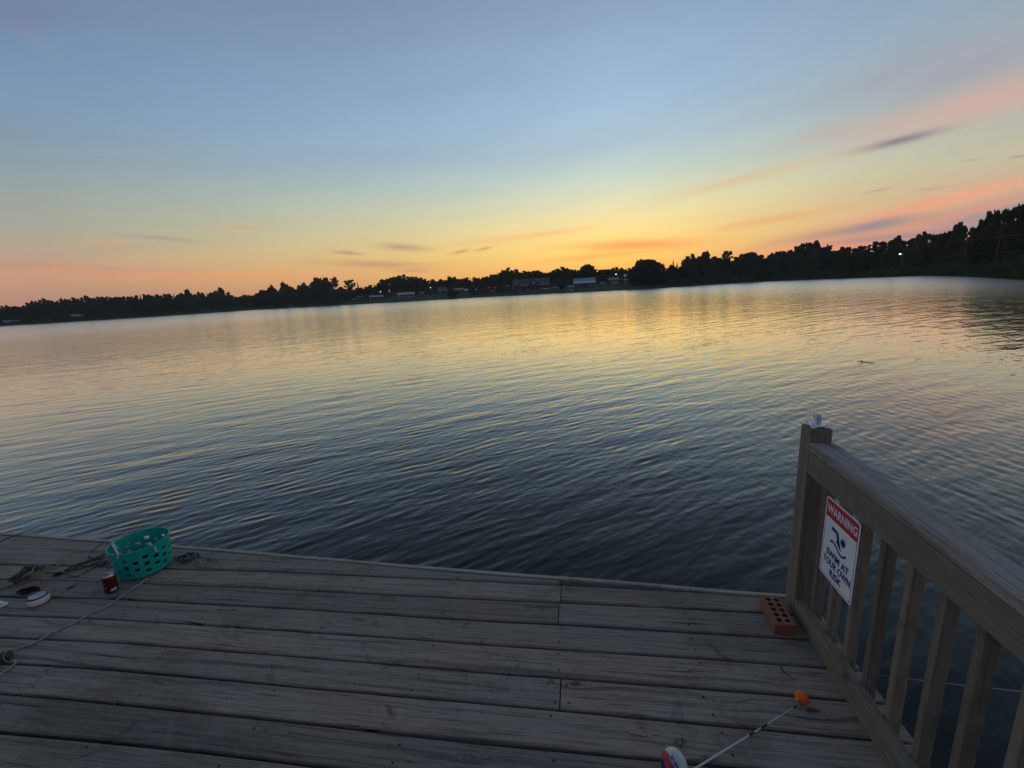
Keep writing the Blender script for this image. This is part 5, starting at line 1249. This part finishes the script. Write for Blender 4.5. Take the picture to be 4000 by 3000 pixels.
# ------------------------------------------------------------------ fishing rod with reel, and its bobber
rod = thing('fishing_rod', 'white fishing rod with a red white and blue reel lying on the boards', 'fishing rod', (0, 0, 0))
r0, r1, r2, r3 = P3(3112, 2756, 0.012), P3(2985, 2836, 0.014), P3(2720, 3000, 0.02), P3(2480, 3150, 0.03)
b = MB(); b.tube([r0, r1, r2, r3], [0.0014, 0.0022, 0.0036, 0.0045], 10); b.build('rod_blank', M['rod'], rod)
dv = (r2 - r1).normalized()
for f0, f1 in ((0.02, 0.052), (0.088, 0.115)):
    b = MB(); b.tube([r1 + dv * (f0 - .035), r1 + dv * (f1 - .035)], 0.0034, 8); b.build('thread_wrap', M['black'], rod)
def guide(c, rad):
    b = MB(); c = c + Vector((-0.004, 0.008, rad + .005)); sd_ = dv.cross(Vector((0, 0, 1))).normalized()
    b.tube([c + (sd_ * math.cos(t_) + Vector((0, 0, 1)) * math.sin(t_)) * rad for t_ in np.linspace(0, 6.283, 17)], 0.0011, 6, 0, False)
    b.tube([c - Vector((0, 0, rad)), c - Vector((0, 0, rad + .006)) + dv * 0.01], 0.001, 5); b.tube([c - Vector((0, 0, rad)), c - Vector((0, 0, rad + .006)) - dv * 0.01], 0.001, 5)
    b.build('line_guide', M['grey_plastic'], rod)
guide(r1 + dv * 0.03, 0.006); guide(r0 - dv * 0.0, 0.003)
b = MB(); b.tube([r0 + dv * .002, r0 + dv * .02], 0.0022, 8); b.build('thread_wrap', M['black'], rod)
rc = P3(2634, 2992, 0.058)
vdir = (Vector((0, 0, H)) - rc).normalized(); rx = Vector((1, 0.06, 0)).normalized(); ux = (vdir - rx * vdir.dot(rx)).normalized(); fw = ux.cross(rx)
b = MB(); nn, mm = 36, 18; vs = []
for j in range(mm + 1):
    ph = math.pi * j / mm
    for i in range(nn):
        th = 2 * math.pi * i / nn; x_, y_, z_ = math.sin(ph) * math.cos(th), math.cos(ph), math.sin(ph) * math.sin(th)
        k_ = 1.0 + 0.05 * (abs(x_) ** 3); vs.append(rc + rx * (0.041 * x_ * k_) + fw * (-0.050 * y_) + ux * (0.036 * z_))
fs = [(j * nn + i, j * nn + (i + 1) % nn, (j + 1) * nn + (i + 1) % nn, (j + 1) * nn + i) for j in range(mm) for i in range(nn)]
groups = {0: [], 1: [], 2: []}
for f_ in fs:
    c = sum((vs[i] for i in f_), Vector()) / 4 - rc; a, bb = c.dot(rx) / 0.041, c.dot(fw) / 0.05      # a: right, bb: away from the viewer
    groups[0 if a > -0.25 - 0.55 * (bb - 0.3) else 2 if a < -0.72 and bb < 0.35 else 1].append(f_)
b.v = [tuple(v) for v in vs]
for g_, fl2 in groups.items():
    for f_ in fl2: b.f.append(f_); b.mi.append(g_); b.sm.append(True); b.at.append(0)
reel = b.build('reel', [M['reel_white'], M['reel_red'], M['reel_blue']], rod)
b = MB(); h0 = rc + ux * 0.037 + rx * -0.012 + fw * 0.02; h1 = rc + ux * 0.04 + rx * 0.018 + fw * -0.03; ax_ = (h1 - h0).normalized(); sd_ = ax_.cross(ux).normalized()
pr_ = [(-.006, -.007), (-.002, -.009), (.05, -.0065), (.062, -.003), (.062, .003), (.05, .0065), (-.002, .009), (-.006, .007)]
b.prism(pr_, 0, 0.004, 0, lambda x_, y_, z_: tuple(h0 + ax_ * x_ + sd_ * y_ + ux * z_)); b.build('crank_handle', M['alu'], reel)
b = MB(); b.prism([(.014, -.003), (.044, -.002), (.044, .002), (.014, .003)], 0.004, 0.0046, 0, lambda x_, y_, z_: tuple(h0 + ax_ * x_ + sd_ * y_ + ux * z_)); b.build('crank_slot', M['reel_blue'], reel)
b = MB(); b.lathe([(0.0, .008), (.005, .007), (.006, .0)], 14, 0, tuple(h0 + ux * .0035)); b.build('crank_nut', M['grey_plastic'], reel)
b = MB(); b.tube([rc + rx * .046 + fw * -.01, rc + rx * .05 + fw * -.05], 0.008, 10); b.build('reel_foot', M['reel_blue'], rod)

bo = thing('fishing_bobber', 'bright orange oval bobber with a lime tip at the end of the white rod', 'bobber', P3(3131, 2723, 0.0225), 0.0)
A = Matrix.Rotation(R(20), 3, 'Z') @ Matrix.Rotation(R(62), 3, 'X')
b = MB(); b.lathe([(0.0, -.0265)] + [(0.0225 * math.sin(t_) * (1.0 + 0.06 * math.cos(t_)), -.0265 * math.cos(t_)) for t_ in np.linspace(0.15, 2.99, 18)] + [(0.0, .0265)], 28, 0, (0, 0, 0), A); b.build('float_body', M['orange'], bo)
tip = P3(3113, 2733, 0.02) - P3(3131, 2723, 0.0225)
b = MB(); b.tube([tip * 0.5, tip * 1.0, tip * 1.15], [0.005, 0.0052, 0.003], 10); b.build('float_tip', M['lime'], bo)
b = MB(); b.tube(smooth_path([P3(3112, 2735, .018), P3(3114, 2744, .012), P3(3112, 2755, .012)], 4), 0.0006, 5)
tag(b.build('fishing_line', M['line']), 'short fishing line joining orange bobber and white rod tip', 'fishing line', 'fishing lines')
# twig-like dark splinter on the boards and taut line beyond the balusters
b = MB(); b.tube(smooth_path([P3(3046, 2598, .004), P3(3060, 2620, .005), P3(3085, 2640, .004), P3(3108, 2656, .003)], 5), [0.0022 - 0.00012 * i for i in range(16)], 6)
tag(b.build('twig', M['bark']), 'thin dark twig on the boards above the orange bobber', 'twig')
la, lb_ = P3(3440, 2637.9, 0.02), P3(4000, 2699.8, 0.3); ld = lb_ - la
b = MB(); b.tube([la - ld * 0.05, la + ld * 0.5 - Vector((0, 0, .004)), lb_ + ld * 0.8], 0.0011, 6)
tag(b.build('taut_line', M['line']), 'pale taut line stretched behind the balusters over the water', 'fishing line', 'fishing lines')

# ------------------------------------------------------------------ evening haze over the lake
b = MB(); b.box((-690, -690, -4.0), (690, 690, 26.0)); hz = b.build('haze', [])
hm = bpy.data.materials.new('evening_haze'); hm.use_nodes = True; hm.node_tree.nodes.clear(); t = NT(hm.node_tree)
o = t.n('ShaderNodeOutputMaterial'); pv = t.n('ShaderNodeVolumePrincipled'); t.put(o.inputs[1], pv.outputs[0])
pv.inputs['Color'].default_value = (0.85, 0.86, 0.9, 1); pv.inputs['Density'].default_value = 0.0003; pv.inputs['Anisotropy'].default_value = 0.3
hz.data.materials.append(hm); tag(hz, 'thin evening haze lying over the lake', 'haze', kind='stuff')
